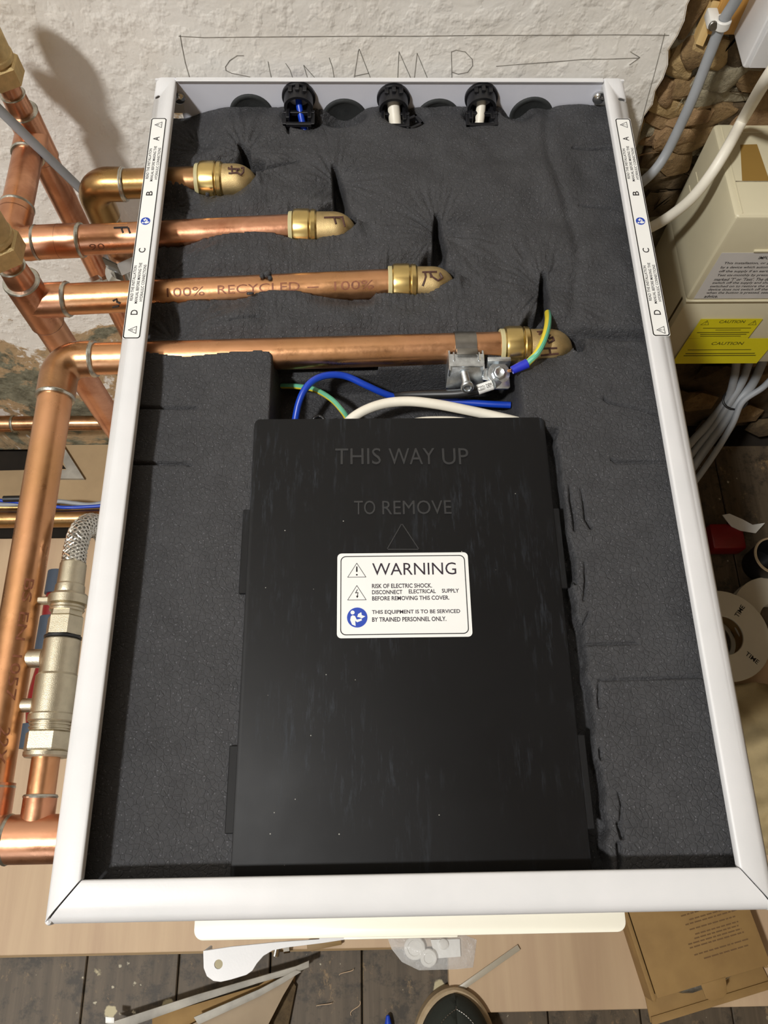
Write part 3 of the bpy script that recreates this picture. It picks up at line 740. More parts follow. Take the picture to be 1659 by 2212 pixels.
# pipe R with tee on a second upright
rR = thing('copper_pipe', 'copper pipe stamped RECYCLED, running to the brass elbow marked R', 'pipe', (-257, -187, FZ+19), 'copper pipes feeding the heat battery')
xt, yt_ = -257.5, -187.5
def yr(x): return yR+(x-xR)*((yt_-yR)/(xt-xR))
tubep('pipe', [(xR+4, yr(xR+4), ZP), (-234, yr(-234), ZP)], RP, 'copper_new', rR)
m = MB(); socket(m, (-234.5, yr(-234.5), ZP), (xt, yt_, ZP)); socket(m, (xt, yt_, ZP-24), (xt, yt_, ZP+21)); m.build('tee', M['copper_fit'], rR)
m = MB(); ring(m, (-234, yr(-234), ZP), (1, 0, 0), w_=3.6); m.build('solder_ring', M['solder'], rR)
m = MB(); ring(m, (xt, yt_, ZP+21), (0, 0, 1), w_=2.4); m.build('solder_ring', M['solder'], rR)
MB().lathe((xt, yt_, ZP-24.4), (0, 0, 1), [(0, RF-.3), (.3, RF+.15), (.8, RF-.3)], 28, False).build('solder_ring', M['marker'], rR)
tubep('reducer', [(xt, yt_, ZP+20), (xt, yt_, ZP+22), (xt, yt_, ZP+37)], [RP-.1, RP-1.2, RP-2.0], 'copper', rR)
m = MB(); ring(m, (xt, yt_, ZP+37), (0, 0, 1), 9.2, 2.0); m.build('solder_ring', M['solder'], rR)
tubep('pipe', [(xt, yt_, ZP+35), (xt, yt_, ZP+50)], 7.5, 'copper', rR)
tubep('upright', [(xt, yt_, ZP-22), (xt, yt_, FZ+19)], RP, 'copper', rR)
for s_, u0, u1, vv in (('100%', 360, 442, 632), ('RECYCLED', 470, 648, 626), ('-', 664, 688, 621), ('100%', 722, 808, 618)):
    a = on_cyl_x(u0, vv, yr(P(u0, vv, ZP).x), ZP, RP); b = on_cyl_x(u1, vv, yr(P(u1, vv, ZP).x), ZP, RP)
    th_ = math.atan2(a.y-yr(a.x), a.z-ZP)
    m = MB(); text_on_cyl(m, s_, (a.x, yr(a.x), ZP), (1, (yt_-yR)/(xt-xR), 0), b.x-a.x, (0, 1, 0), th_, RP, .8 if s_ == '-' else 6.2)
    m.build('stamp', M['print_brown'], rR, fix=False)
marks(rR, 'marker_letter', [[(243, 664), (257, 661)], [(244, 650), (252, 646), (252, 652), (260, 656)]], yr(-205))

# pipe H: through the casing, round an elbow and forward along the outside
rH = thing('copper_pipe', 'copper pipe to the brass elbow marked H, bending forward outside the cabinet', 'pipe', (-230, -390, ZP-14), 'copper pipes feeding the heat battery')
xh = -231.0; yHl = -236.5
def yh(x): return yH+(x-xH)*((yHl-yH)/(-215-xH))
tubep('pipe', [(xH+4, yh(xH+4), ZP), (-211, yh(-211), ZP)], RP, 'copper_new', rH)
pth = [(-208.5, yh(-208), ZP), (xh+15, yHl, ZP)]+arc((xh+15, yHl-15, ZP), (0, 1, 0), (-1, 0, 0), 15)[1:]+[(xh, yHl-29, ZP)]
m = MB(); m.tube(pth, RF+.2, 28); m.build('elbow', M['copper_old'], rH)
m = MB(); ring(m, (-209, yh(-209), ZP), (1, 0, 0), w_=4.2); m.build('solder_ring', M['solder'], rH)
m = MB(); ring(m, (xh, yHl-30, ZP), (0, 1, 0), w_=3.6); m.build('solder_ring', M['solder'], rH)
tubep('pipe', [(xh, yHl-28, ZP), (xh, -516, ZP)], RP, 'copper_new', rH)
m = MB(); ring(m, (xh, -514, ZP), (0, 1, 0), w_=4.0); m.build('solder_ring', M['solder'], rH)
pth = [(xh, -512, ZP), (xh, -528, ZP)]+arc((xh+13, -528, ZP), (-1, 0, 0), (0, -1, 0), 13)[1:]+[(-217, -541, ZP)]
m = MB(); m.tube(pth, RF+.3, 28); m.build('elbow', M['copper_fit'], rH)
m = MB(); socket(m, (-219, -541, ZP), (-184.5, -541, ZP), RF+.3); socket(m, (-203, -541, ZP), (-203, -519, ZP), 8.9); m.build('tee', M['copper_fit'], rH)
m = MB(); ring(m, (-217, -541, ZP), (1, 0, 0), RF+.6, 3.2); m.build('solder_ring', M['solder'], rH)
m = MB(); ring(m, (-203, -519.5, ZP), (0, 1, 0), 9.0, 2.6); m.build('solder_ring', M['solder'], rH)
tubep('branch_pipe', [(-203, -521, ZP), (-203, -486, ZP)], 7.6, 'copper_new', rH)
for s_, v0, v1 in (('BS', 1250, 1300), ('EN', 1322, 1382), ('1057', 1414, 1512), ('22X', 1570, 1650)):
    ya2, yb2 = P(60, v0, ZP+9).y, P(40, v1, ZP+9).y
    m = MB(); text_on_cyl(m, s_, (xh, ya2, ZP), (0, -1, 0), ya2-yb2, (1, 0, 0), math.radians(38), RP, 5.4); m.build('stamp', M['print_brown'], rH, fix=False)

# brass compression bodies at the top of the two uprights
def brass_top(x, y, z, label):
    r = thing('brass_valve', label, 'valve', (x, y, z), 'brass valves on the uprights')
    MB().lathe((x, y, z), (0, 0, 1), [(0, 7.8), (0, 13.5), (1.2, 15.4), (14, 15.4), (15.5, 13.8)], 6).build('nut', M['brass_cast'], r, ang=25)
    MB().lathe((x, y, z+15), (0, 0, 1), [(0, 12), (2, 13.2), (5, 13.2), (6, 12.6), (30, 12.6), (31, 15), (46, 15), (48, 12)], 28).build('body', M['brass_cast'], r)
    MB().lathe((x-10, y, z+38), (-1, 0, 0), [(0, 7), (10, 7), (11, 9), (18, 9), (19, 7)], 20).build('spindle', M['brass'], r)
brass_top(xg, yg, ZP+48, 'brass valve nut on the upright by the wall')
brass_top(xt, yt_, ZP+47, 'brass valve nut on the upright nearer the camera')

# horizontal copper pipes low on the wall
def low_pipe(pts, r, label, rings, m='copper_old'):
    o = thing('copper_pipe', label, 'pipe', pts[0], 'low horizontal copper pipes')
    tubep('pipe', pts, r, m, o)
    for c in rings:
        k = MB(); ring(k, c, (1, 0, 0), r+1.6, 4); k.build('solder_ring', M['solder'], o)
        k = MB(); socket(k, c, (c[0]-60, c[1], c[2]), r+1.3); k.build('socket', M[m], o)
a, b = PY(0, 918, -6), PY(230, 912, -6)
zc = (a.z+b.z)/2
low_pipe([(-1880, -6, zc-1), (-170, -6, zc+1)], 10.5, 'old copper pipe running low along the wall, the higher of two', [(PY(32, 918, -6).x, -6, zc)])
a, b = P(0, 1128, -604), P(195, 1118, -604)
low_pipe([(-1880, a.y, -604), (-170, b.y, -604)], 13, 'thick dull copper pipe lying just above the floor', [])
a2 = P(0, 1105, -612)
low_pipe([(-1880, a2.y+9, -618), (P(34, 1105, -618).x+60, a2.y+9, -618)], 7.5, 'thin copper pipe tucked behind the thick floor pipe', [])
# thin cables above the floor pipe
single(MB().tube(smooth_path([Vector((-1300, -130, -640)), Vector((-800, -125, -604)), P(-60, 1085, -596), P(10, 1090, -596), P(115, 1083, -596), P(160, 1087, -596), P(200, 1090, -597), P(260, 1080, -598), P(400, 1078, -598)]), 3.2, 10), 'grey_cable', M['grey_pvc'], 'thin grey cable lying along the thick floor pipe', 'cable')
single(MB().tube(smooth_path([Vector((-1300, -120, -642)), Vector((-800, -122, -600)), P(-60, 1080, -590), P(10, 1082, -590), P(115, 1094, -592), P(150, 1096, -592), P(198, 1094, -594), P(260, 1090, -594), P(400, 1085, -596)]), 2.4, 10), 'blue_cable', M['blue'], 'thin blue cable lying along the thick floor pipe', 'cable')
single(MB().tube([P(8, 1078, -586), P(60, 1077, -586)], 4.6, 12), 'cable_joint', M['black_pvc'], 'black sleeve on the cables by the floor pipe', 'sleeve')

# ------------------------------------------------------------------ filling loop: nickel valve and braided hose
xv = -203.0
nv_ = thing('nickel_valve', 'nickel-plated check valve on the small copper branch', 'valve', (xv, -440, ZP-14))
MB().lathe((xv, -499, ZP), (0, 1, 0), [(0, 7.7), (0, 11.5), (1, 12.4), (3, 12.4), (3.4, 11.6)], 28).build('flange', M['nickel'], nv_)
MB().lathe((xv, -495.6, ZP), (0, 1, 0), [(0, 12.6), (1, 13.4), (10, 13.4), (11, 12.0)], 6).build('hex_nut', M['nickel'], nv_, ang=25)
MB().lathe((xv, -484.6, ZP), (0, 1, 0), [(0, 10.8), (1, 10.8), (1.2, 11.6), (2, 11.6), (2.2, 10.8), (3, 10.8), (3.2, 11.6), (4, 11.6), (4.2, 10.8), (5, 10.8)], 28).build('thread', M['nickel'], nv_)
MB().lathe((xv, -479.8, ZP), (0, 1, 0), [(0, 12), (.8, 12.8), (4, 12.8), (5, 12.0), (26, 11.8), (27.5, 10.6), (47, 10.4), (48, 9.8)], 32).build('body', M['nickel'], nv_)
MB().lathe((xv, -431.6, ZP), (0, 1, 0), [(0, 10.6), (1.4, 10.6)], 28).build('seal', M['black_pvc'], nv_)
MB().lathe((xv, -430, ZP), (0, 1, 0), [(0, 9.6), (.4, 10.6), (11, 10.6), (12, 9.6), (15, 9.4)], 6).build('hex_nut', M['nickel'], nv_, ang=25)
MB().lathe((xv, -415, ZP), (0, 1, 0), [(0, 9.6), (1, 10.2), (2, 9.6), (3, 10.2), (4, 9.6), (4.2, 11.6), (9, 11.8), (10.5, 10.6)], 28).build('collar', M['nickel'], nv_)
MB().box(xv-22, xv-6, -410, -406, ZP-3, ZP+3, .8, 1).build('lever', M['nickel'], nv_)
MB().lathe((xv-8, -443, ZP), (-1, 0, 0), [(0, 7), (2, 5.6), (14, 5.4), (15, 6.4), (18, 6.4)], 20).build('test_port', M['nickel'], nv_)
MB().lathe((xv-9, -470, ZP), (-1, 0, 0), [(0, 4), (10, 4), (10.2, 6), (13, 6)], 16).build('drain_screw', M['nickel'], nv_)
hs = thing('braided_hose', 'stainless braided hose curving away from the nickel valve', 'hose', (xv, -380, ZP-14))
MB().lathe((xv, -405, ZP), (0, 1, 0), [(0, 8.4), (1, 8.8), (6, 8.6), (7, 8.0), (20, 7.8), (21, 7.2)], 16).build('ferrule', M['nickel'], hs)
hp_ = smooth_path([(xv, -386, ZP), (xv, -374, ZP), (xv+.8, -362, ZP-3), (xv+2.5, -353, ZP-14), (xv+4, -352, ZP-32), (xv+5, -362, ZP-50), (xv+5, -385, ZP-66), (xv+4, -410, ZP-80), (xv+2, -440, ZP-100)], 10)
MB().tube(hp_, 6.3, 20).build('hose_core', M['steel_dark'], hs)
mb = MB()
def hose_frame(t):
    k = t*(len(hp_)-1); i = min(int(k), len(hp_)-2); f = k-i
    p = hp_[i].lerp(hp_[i+1], f); d = (hp_[min(i+2, len(hp_)-1)]-hp_[max(i-1, 0)]).normalized()
    e1 = d.cross(Vector((1, 0, 0.01))).normalized(); return p, e1, d.cross(e1)
for sgn in (1, -1):
    for k in range(10):
        pts = []
        for i in range(150):
            t = i/149; p, e1, e2 = hose_frame(t); a = sgn*t*26+k*2*math.pi/10
            pts.append(p+(e1*math.cos(a)+e2*math.sin(a))*(6.55+.28*math.sin(i*2.1+k*math.pi)*sgn))
        mb.tube(pts, .62, 5, False)
mb.build('wire_braid', M['braid'], hs, fix=False)['kind'] = 'stuff'

# red and slate tool lying below the pipes
tl = thing('hand_tool', 'red and slate blue tool handle lying below the nickel valve', 'tool', (-330, -450, FZ+18))
a, b = P(120, 1300, FZ+45), P(70, 1600, FZ+45)
d = (b-a); a = a-d*.1
MB().tube(smooth_path([a, a.lerp(b, .25), a.lerp(b, .5), a.lerp(b, .8), b]), [12+3*math.sin(i*.35) for i in range(33)], 16).build('grip', M['red'], tl)
for t0, t1 in ((-.12, .04), (.2, .45), (.9, 1.05)):
    MB().tube([a.lerp(b, t0), a.lerp(b, t1)], 16.5, 16).build('grip_sleeve', M['navy'], tl)

# ------------------------------------------------------------------ moulded foam
# lip of the foam along the near side of each pipe, where it laps over the metal
def yaf(x): return yA+(x-xA)*.048
PIPE = {
 'A': dict(y=yaf, x0=xA, xe=P(557, 392, ZP).x, lo=[(345, 386), (365, 388), (385, 391), (400, 397), (418, 410), (432, 419), (455, 424), (480, 423), (505, 419), (525, 408), (542, 392), (556, 372)]),
 'F': dict(y=yf, x0=xF, xe=P(770, 496, ZP).x, lo=[(320, 533), (390, 533), (412, 527), (440, 516), (470, 508), (500, 503), (550, 500), (590, 503), (615, 510), (635, 516), (680, 517), (700, 510), (722, 506), (742, 505), (758, 494), (771, 481)]),
 'R': dict(y=yr, x0=xR, xe=P(984, 615, ZP).x, lo=[(305, 655), (380, 652), (430, 647), (500, 648), (532, 643), (556, 632), (590, 626), (640, 628), (680, 637), (720, 645), (760, 648), (800, 646), (812, 633), (840, 632), (895, 634), (925, 629), (950, 617), (970, 605), (984, 599)]),
 'H': dict(y=yh, x0=xH, xe=P(1239, 751, ZP).x, lo=[(295, 758), (330, 761), (365, 766), (405, 770), (450, 765), (500, 760), (560, 757), (580, 759), (590, 768), (598, 800), (1080, 800), (1100, 778), (1160, 776), (1195, 772), (1225, 764), (1240, 748)])}
def sstep(a, b, x):
    t = np.clip((x-a)/(b-a), 0, 1); return t*t*(3-2*t)
def seg_dist(X, Y, pts):
    D = np.full(X.shape, 1e9); Wd = np.zeros(X.shape)
    for (xa, ya, wa), (xb, yb, wb) in zip(pts[:-1], pts[1:]):
        dx, dy = xb-xa, yb-ya; L2 = dx*dx+dy*dy+1e-9
        t = np.clip(((X-xa)*dx+(Y-ya)*dy)/L2, 0, 1)
        d = np.hypot(X-xa-t*dx, Y-ya-t*dy); wv = wa+(wb-wa)*t
        m = d-wv < D-Wd; D = np.where(m, d, D); Wd = np.where(m, wv, Wd)
    return D, Wd
G = 0.8
xs = np.arange(-180.8, 180.9, G); ys = np.arange(-578.2, -3.0, G)
X, Y = np.meshgrid(xs, ys, indexing='ij')
upper = sstep(-246, -232, Y)
rolling = (vnoise(X/38+3, Y/30, 1)-.5)*7+(vnoise(X/15, Y/15+9, 2)-.5)*2.6
Hh = -19.5+upper*(-1.0+rolling)+(1-upper)*(vnoise(X/40, Y/40, 3)-.5)*1.6
# foam sinks towards the left rail and towards the back panel, bulges in the middle of the upper block
Hh -= upper*9*sstep(-128, -172, X)
Hh += upper*4.5*np.exp(-((X-40)/70)**2-((Y+95)/60)**2)
Hh -= 2.5*sstep(-22, -4, Y)
# a soft seam line running down the right of the upper block
Hh -= upper*2.2*np.exp(-((X-(128+6*np.sin(Y/30)))/4.5)**2)
wr = np.zeros(X.shape)
slit_mask = np.zeros(X.shape)
for k, d in PIPE.items():
    def rad(x): return RP if x < d['x0'] else (14.9 if x < d['x0']+20 else 12.8)
    Lw = []
    for u, v in d['lo']:
        x_ = P(u, v, ZP+6).x; q = on_cyl_x(u, v, d['y'](x_), ZP, rad(x_)+.25); Lw.append((q.x, q.y, max(q.z, ZP-1)))
    lx_ = [q[0] for q in Lw]
    yl = np.interp(X, lx_, [q[1] for q in Lw]); zl_ = np.interp(X, lx_, [q[2] for q in Lw])
    R_x = np.where(X < d['x0'], RP, np.where(X < d['x0']+20, 14.9, 12.8)); yc = d['y'](X); xe = d['xe']
    tail = np.clip((X-(xe-13))/13, 0, 1); yu = yc+np.maximum(R_x*np.sqrt(np.maximum(0, 1-tail**2)), -40)*.97
    yl = np.minimum(yl, yu-.5)
    inside = (Y < yu) & (Y > yl) & (X < xe)
    dd = np.where(Y >= yu, Y-yu, np.where(Y <= yl, yl-Y, 0)); past = np.maximum(0, X-xe); dd = np.hypot(dd, past)
    low = (Y < (yu+yl)/2)
    lip = np.where(low, zl_+.5, -25.0)
    wgt = np.exp(-(dd/np.where(low, 8.0, 6.0))**2)*(1-sstep(xe, xe+12, X))
    if k == 'H': wgt = wgt*np.where(low & (X > -84) & (X < 82), 0, 1)
    Hh = Hh*(1-wgt)+lip*wgt
    gather = (vnoise(X/1.5, Y/9+5, 20+ord(k))-.5)*1.3*np.exp(-dd/14)*(1-np.exp(-dd/1.5))
    wr += np.where(inside, 0, gather*upper)
    slit_mask = np.maximum(slit_mask, inside.astype(float))
# creases that fan out from the pinch points
pinch = [(528, 325, 34), (728, 385, 30), (945, 500, 32), (1172, 620, 34), (360, 420, 20), (345, 580, 30), (370, 715, 30), (430, 300, 20), (690, 250, 14), (905, 590, 16)]
for i, (u, v, R_) in enumerate(pinch):
    c = P(u, v, -20); dx, dy = X-c.x, Y-c.y; r = np.hypot(dx, dy)+.01; th = np.arctan2(dy, dx)
    nz = np.minimum(vnoise(th*12+40, r/18+i*3, 40+i), .25+.75*vnoise(th*27+80, r/13+i*5, 60+i)); wr += -np.clip(.55-nz, 0, 1)*3.4*np.exp(-((r-9)/R_)**2)*upper*(r > 3)
    Hh -= 3.5*np.exp(-(r/11)**2)
wr += -np.clip(.30-vnoise(X/2.2, Y/3.2, 77), 0, 1)*1.4*(.35+.65*upper)
Hh = Hh+wr*(1-slit_mask)
# recess for the wiring and the bed of the cover
rec = sstep(-85.8, -82.2, X)*(1-sstep(77, 84, X))*(1-sstep(-246, -238, Y))*sstep(-300, -297, Y)
Hh = Hh*(1-rec)+(-63.0+(vnoise(X/12, Y/12, 8)-.5)*2)*rec
edge_ = 103.5+(vnoise(Y/9, Y*0, 91)-.5)*5+(Y+300)*-.012
bed = sstep(-92, -89, X)*(1-sstep(edge_-1.5, edge_, X))*(1-sstep(-299, -296, Y))
Hh = Hh*(1-bed)+(-36.0)*bed
# groove between the upper block and the lower right block
gr = sstep(110, 122, X)*np.exp(-((Y-(-221.5-(X-120)*.03))/3.4)**2)
Hh -= 9*gr
# hollow under the pipe where it crosses the recess
hp = (Y < -218) & (Y > -246) & (X > -84) & (X < 70)
Hh = np.where(slit_mask > 0, np.minimum(Hh, -45), Hh)
# dark folds above each elbow, and slits and tears
def L(pts, z=-24): return [(P(u, v, z).x, P(u, v, z).y, w_) for u, v, w_ in pts]
deep = [L([(520, 318, .3), (530, 330, 2.2), (528, 345, 3.4), (512, 358, 3.0)]), L([(722, 368, .3), (730, 400, 2.6), (735, 440, 3.6), (742, 462, 4)]),
        L([(718, 450, 3), (700, 458, 3)]), L([(943, 476, .3), (945, 505, 2.0), (950, 540, 3.6), (946, 575, 4)]), L([(930, 560, 2.5), (918, 575, 2.5)]),
        L([(1172, 600, .3), (1174, 640, 2.0), (1172, 680, 3.2), (1168, 708, 4)]), L([(1150, 690, 3), (1140, 705, 3)]), L([(556, 372, 1.5), (562, 362, 3.0), (545, 355, 3)]), L([(1240, 730, 2), (1252, 745, 2.5), (1246, 760, 2)])]
for p in deep:
    D, Wd = seg_dist(X, Y, p); m = 1-sstep(0, 2.2, D-Wd); Hh = Hh-m*22
thin = [L([(562, 374, .5), (600, 364, .6), (648, 353, .2)]), L([(1237, 326, .55), (1328, 329, .55)]), L([(1250, 449, .3), (1335, 453, .3)]),
        L([(1303, 868, .5), (1312, 876, .35), (1370, 888, .3), (1425, 905, .3)]), L([(1318, 998, .3), (1326, 1004, .4), (1440, 1004, .3)]),
        L([(290, 886, .5), (425, 887, .35)]), L([(280, 1007, .5), (405, 1008, .5), (415, 1012, .2)]),
        L([(1228, 1055, .2), (1230, 1085, .5), (1238, 1125, .7), (1239, 1150, .3)]), L([(1252, 1060, .1), (1258, 1090, .3), (1262, 1125, .5), (1274, 1144, .6)]),
        L([(1232, 1225, .4), (1240, 1262, .8)]), L([(1260, 1222, .2), (1262, 1260, .4), (1258, 1300, .2)]), L([(1270, 1325, .1), (1257, 1355, .35)]),
        L([(1255, 1395, .2), (1370, 1393, .2)]), L([(1290, 1472, .15), (1510, 1465, .15)]), L([(1290, 1480, .2), (1289, 1510, .3), (1290, 1530, .2)]),
        L([(1292, 1620, .4), (1294, 1640, .4)]), L([(1332, 1715, .2), (1338, 1740, .3), (1336, 1778, .3)]), L([(1330, 1780, .4), (1340, 1808, .8)]), L([(1332, 1825, .9), (1335, 1860, .8), (1334, 1885, .2)]),
        L([(620, 262, 1.4), (624, 292, .5)]), L([(500, 700, .2), (560, 690, .2)]), L([(1110, 925, .1), (1112, 1000, .1)])]
for p in thin:
    D, Wd = seg_dist(X, Y, p); m = np.exp(-(np.maximum(0, D-Wd)/.5)**2); Hh = Hh-m*(1.6+3.0*np.minimum(1, Wd/.6))
# pockets for the cable clamps and the cut-outs along the back
for u, v, r in ((655, 262, 13), (875, 262, 15), (1035, 256, 11), (745, 255, 16), (1115, 250, 11)):
    c = P(u, v, -26); m = np.exp(-(np.hypot((X-c.x), (Y-c.y)*1.3)/r)**4); Hh = Hh-m*14
nx, ny = X.shape
idx = np.arange(nx*ny).reshape(nx, ny)
V = np.stack([X.ravel(), Y.ravel(), Hh.ravel()], 1)
quads = np.stack([idx[:-1, :-1].ravel(), idx[1:, :-1].ravel(), idx[1:, 1:].ravel(), idx[:-1, 1:].ravel()], 1)
bx = [(-180.8, -578.2, -120), (180.8, -578.2, -120), (180.8, -3, -120), (-180.8, -3, -120)]
me = bpy.data.meshes.new('foam_insulation')
base = np.array([0, -290, -120.0])
VV = (V-base)*S
nv = len(VV); nq = len(quads)
me.vertices.add(nv); me.vertices.foreach_set('co', VV.ravel())
me.loops.add(nq*4); me.loops.foreach_set('vertex_index', quads.ravel())
me.polygons.add(nq); me.polygons.foreach_set('loop_start', np.arange(nq)*4)
me.polygons.foreach_set('use_smooth', [True]*nq)
me.update(calc_edges=True); me.materials.append(M['foam'])
foam = thing('foam_insulation', 'charcoal moulded foam slab filling the top of the white cabinet', 'insulation', (0, -290, -120))
fo = bpy.data.objects.new('foam_surface', me); C.objects.link(fo); fo.parent = foam
mb = MB()
for x0, x1, y0, y1 in ((-180.8, -179.6, -578, -3), (179.6, 180.8, -578, -3), (-179, 179, -578.2, -577), (-179, 179, -4.2, -3)):
    mb.box(x0, x1, y0, y1, -120, -48)
mb.build('foam_skirt', M['foam'], foam)
# loose crumbs torn from the foam
for i, (u, v, r) in enumerate(((577, 592, 3.0), (583, 601, 1.8), (566, 597, 1.8), (381, 378, 3.0), (540, 634, 1.2), (448, 420, 1.6))):
    p = P(u, v, -16 if v > 500 else -20); b = bmesh.new(); bmesh.ops.create_icosphere(b, subdivisions=2, radius=r)
    rr_ = random.Random(i)
    for vv in b.verts: vv.co *= rr_.uniform(.7, 1.2)
    if i == 4: b.transform(Matrix.Scale(2.2, 4, (1, 0, 0)))
    b.transform(Matrix.Translation(p)); MB().bm(b).build('foam_shred', M['foam'], foam, ang=0)
# ------------------------------------------------------------------ earth clamp on pipe H
cl = thing('earth_clamp', 'zinc earth clamp strapped round the lowest copper pipe', 'clamp', (P(1005, 780, -24).x, -240, -40))
xc0, xc1 = P(984, 745, -17).x, P(1031, 745, -17).x
yb = yh((xc0+xc1)/2)
st = MB(); n = 22
prof = [(math.radians(95-190*k/n)) for k in range(n+1)]
vs = []
for x in (xc0, xc1):
    for r_ in (RP+.15, RP+.75):
        for a in prof: vs.append((x, yb+r_*math.sin(a)*1.0, ZP+r_*math.cos(a)))
N = n+1; fs = []
for i in range(n):
    fs += [(i, i+1, N+i+1, N+i), (2*N+i, 3*N+i, 3*N+i+1, 2*N+i+1), (N+i, N+i+1, 3*N+i+1, 3*N+i), (i, 2*N+i, 2*N+i+1, i+1)]
st.add(vs, fs).build('strap', M['steel_dark'], cl)
a = P(986, 758, -14); b = P(1032, 758, -14)
MB().box(a.x, b.x, a.y-3.5, a.y+1.5, -15.5, -12.8, .5).build('strap_fold', M['steel_dark'], cl)
B0, B1 = P(968, 760, -16), P(1045, 760, -16)
bx0, bx1 = B0.x, B1.x; by1 = B0.y+1.0; by0 = by1-16
mb = MB(); mb.box(bx0, bx1, by0+3, by1-3, -16.8, -15.2, .4, 1)
mb.box(bx0, bx0+1.4, by0, by1, -40, -15.4, .4, 1); mb.box(bx1-1.4, bx1, by0, by1, -40, -15.4, .4, 1)
mb.build('cradle', M['zinc'], cl)
MB().prism([(bx0, by0+4, -16), (bx1, by0+4, -16), (bx1+.3, by0-4.5, -31), (bx0-1.2, by0-4.5, -31)], (0, 1.2, -.6), .3).build('front_plate', M['zinc'], cl)
for x in (bx0+3, bx1-4.2): MB().box(x, x+1.3, by1-9, by1-2, -15.6, -14.4, .4, 1).build('pressed_rib', M['zinc'], cl)
sa = Vector(P(1003, 808, -22)); sb = Vector(P(1009, 835, -16))
MB().lathe(sa, sb-sa, [(-4, 5.0), (0, 5.0), (.2, 4.6)], 6).build('hex_nut', M['zinc'], cl, ang=25)
mb = MB(); L_ = (sb-sa).length; mb.lathe(sa, sb-sa, [(t*.5, 2.6+.35*(k % 2)) for k, t in enumerate(range(0, int(L_*2)))], 16); mb.build('screw_shank', M['zinc'], cl)
MB().lathe(sb, sb-sa, [(-1, 2.8), (-.6, 4.2), (1.2, 4.4), (2.0, 3.8), (2.2, 2.6), (1.2, 2.2), (.8, .3)], 20).build('screw_head', M['zinc'], cl)
T0 = P(1078, 803, -20)
MB().prism([(bx1-1, T0.y+4, -23), (T0.x-3, T0.y+6, -23), (T0.x-3, T0.y-6, -23), (bx1-1, T0.y-4, -23)], (0, 0, -1.4), .3).build('link_plate', M['zinc'], cl)
MB().box(T0.x-8, T0.x+8, T0.y+5.5, T0.y+9, -28, -15.5, .5).build('terminal_back', M['zinc'], cl)
MB().prism([(T0.x+x, T0.y+y, -25) for x, y in rounded_rect(-7.5, 7.5, -11, 8, 2)], (0, 0, 1.6), .4).build('terminal_plate', M['zinc'], cl)
MB().lathe((T0.x, T0.y, -22.5), (.05, -.35, 1), [(0, 7.4), (.5, 7.8), (1.2, 7.6), (1.4, 5)], 28).build('washer', M['zinc'], cl)
MB().lathe((T0.x, T0.y-.4, -21.4), (.05, -.35, 1), [(0, 4.6), (2.2, 4.6), (3.2, 4.0), (3.4, 3.2), (2.6, 1.6), (2.4, .2)], 8).build('terminal_screw', M['zinc'], cl, ang=25)
MB().prism([(P(1062, 826, -30).x, P(1062, 826, -30).y, -30), (P(1088, 824, -30).x, P(1088, 824, -30).y, -30), (P(1091, 832, -30).x, P(1091, 832, -30).y, -30), (P(1064, 834, -30).x, P(1064, 834, -30).y, -30)], (0, 0, -1.2), .3).build('crimp_lug', M['zinc'], cl)

# ------------------------------------------------------------------ wires in the recess
def striped_wire(path, r, par, name='core'):
    pts = smooth_path(path, 10); MB().tube(pts, r, 14).build('insulation', M['yellow_pvc'], par)
    mb = MB(); n = len(pts); _, e1, _ = frame(pts[1]-pts[0]); up = Vector((.35, .45, 1)).normalized(); vs = []
    for i in range(n):
        T = (pts[min(i+1, n-1)]-pts[max(i-1, 0)]).normalized(); s_ = T.cross(up).normalized(); u_ = s_.cross(T)
        for a in (-.2, .35, .9, 1.45): vs.append(pts[i]+(u_*math.cos(a)+s_*math.sin(a))*(r+.12))
    mb.add(vs, [(i*4+k, i*4+k+1, (i+1)*4+k+1, (i+1)*4+k) for i in range(n-1) for k in range(3)])
    mb.build('green_stripe', M['green_pvc'], par, fix=False)
ew = thing('earth_wire', 'green and yellow earth wire arching over the brass elbow to the zinc clamp', 'wire', (100, -240, -26))
sl0, sl1 = P(1106, 800, -16), P(1139, 785, -14)
striped_wire([sl1, P(1158, 765, -9), P(1172, 740, -6), P(1181, 712, -8), P(1184, 690, -14), P(1183, 676, -24)], 2.3, ew)
MB().tube([sl0, sl0.lerp(sl1, .5), sl1], [2.7, 3.1, 3.3], 16).build('blue_sleeve', M['blue_sleeve'], ew)
MB().tube([P(1098, 801, -18), sl0], 1.2, 10).build('copper_strands', M['copper_new'], ew)
e2 = thing('earth_wire', 'short green and yellow wire bending behind the blue cable', 'wire', (-70, -262, -60))
striped_wire([P(608, 834, -52), P(640, 835, -48), P(680, 842, -42), P(715, 862, -38), P(738, 886, -38), P(750, 905, -42), P(758, 930, -48)], 1.9, e2)
single(MB().tube(smooth_path([P(632, 935, -44), P(638, 905, -38), P(645, 872, -33), P(658, 842, -29), P(680, 820, -28), P(712, 810, -29), P(748, 813, -32), P(790, 832, -36), P(830, 850, -42), P(865, 860, -47), P(920, 864, -48), P(1000, 869, -46), P(1060, 873, -44), P(1103, 875, -43)], 10), 2.4, 14), 'blue_cable', M['blue'], 'blue cable arching across the foam recess with a cut end', 'cable')
single(MB().tube(smooth_path([P(735, 945, -40), P(752, 912, -36), P(785, 888, -33), P(830, 872, -31), P(880, 867, -30), P(935, 872, -30), P(1000, 884, -31), P(1060, 897, -32), P(1118, 911, -33), P(1170, 925, -36)], 10), 3.4, 16), 'white_cable', M['white_pvc'], 'thick white cable bowed above the top edge of the black cover', 'cable')
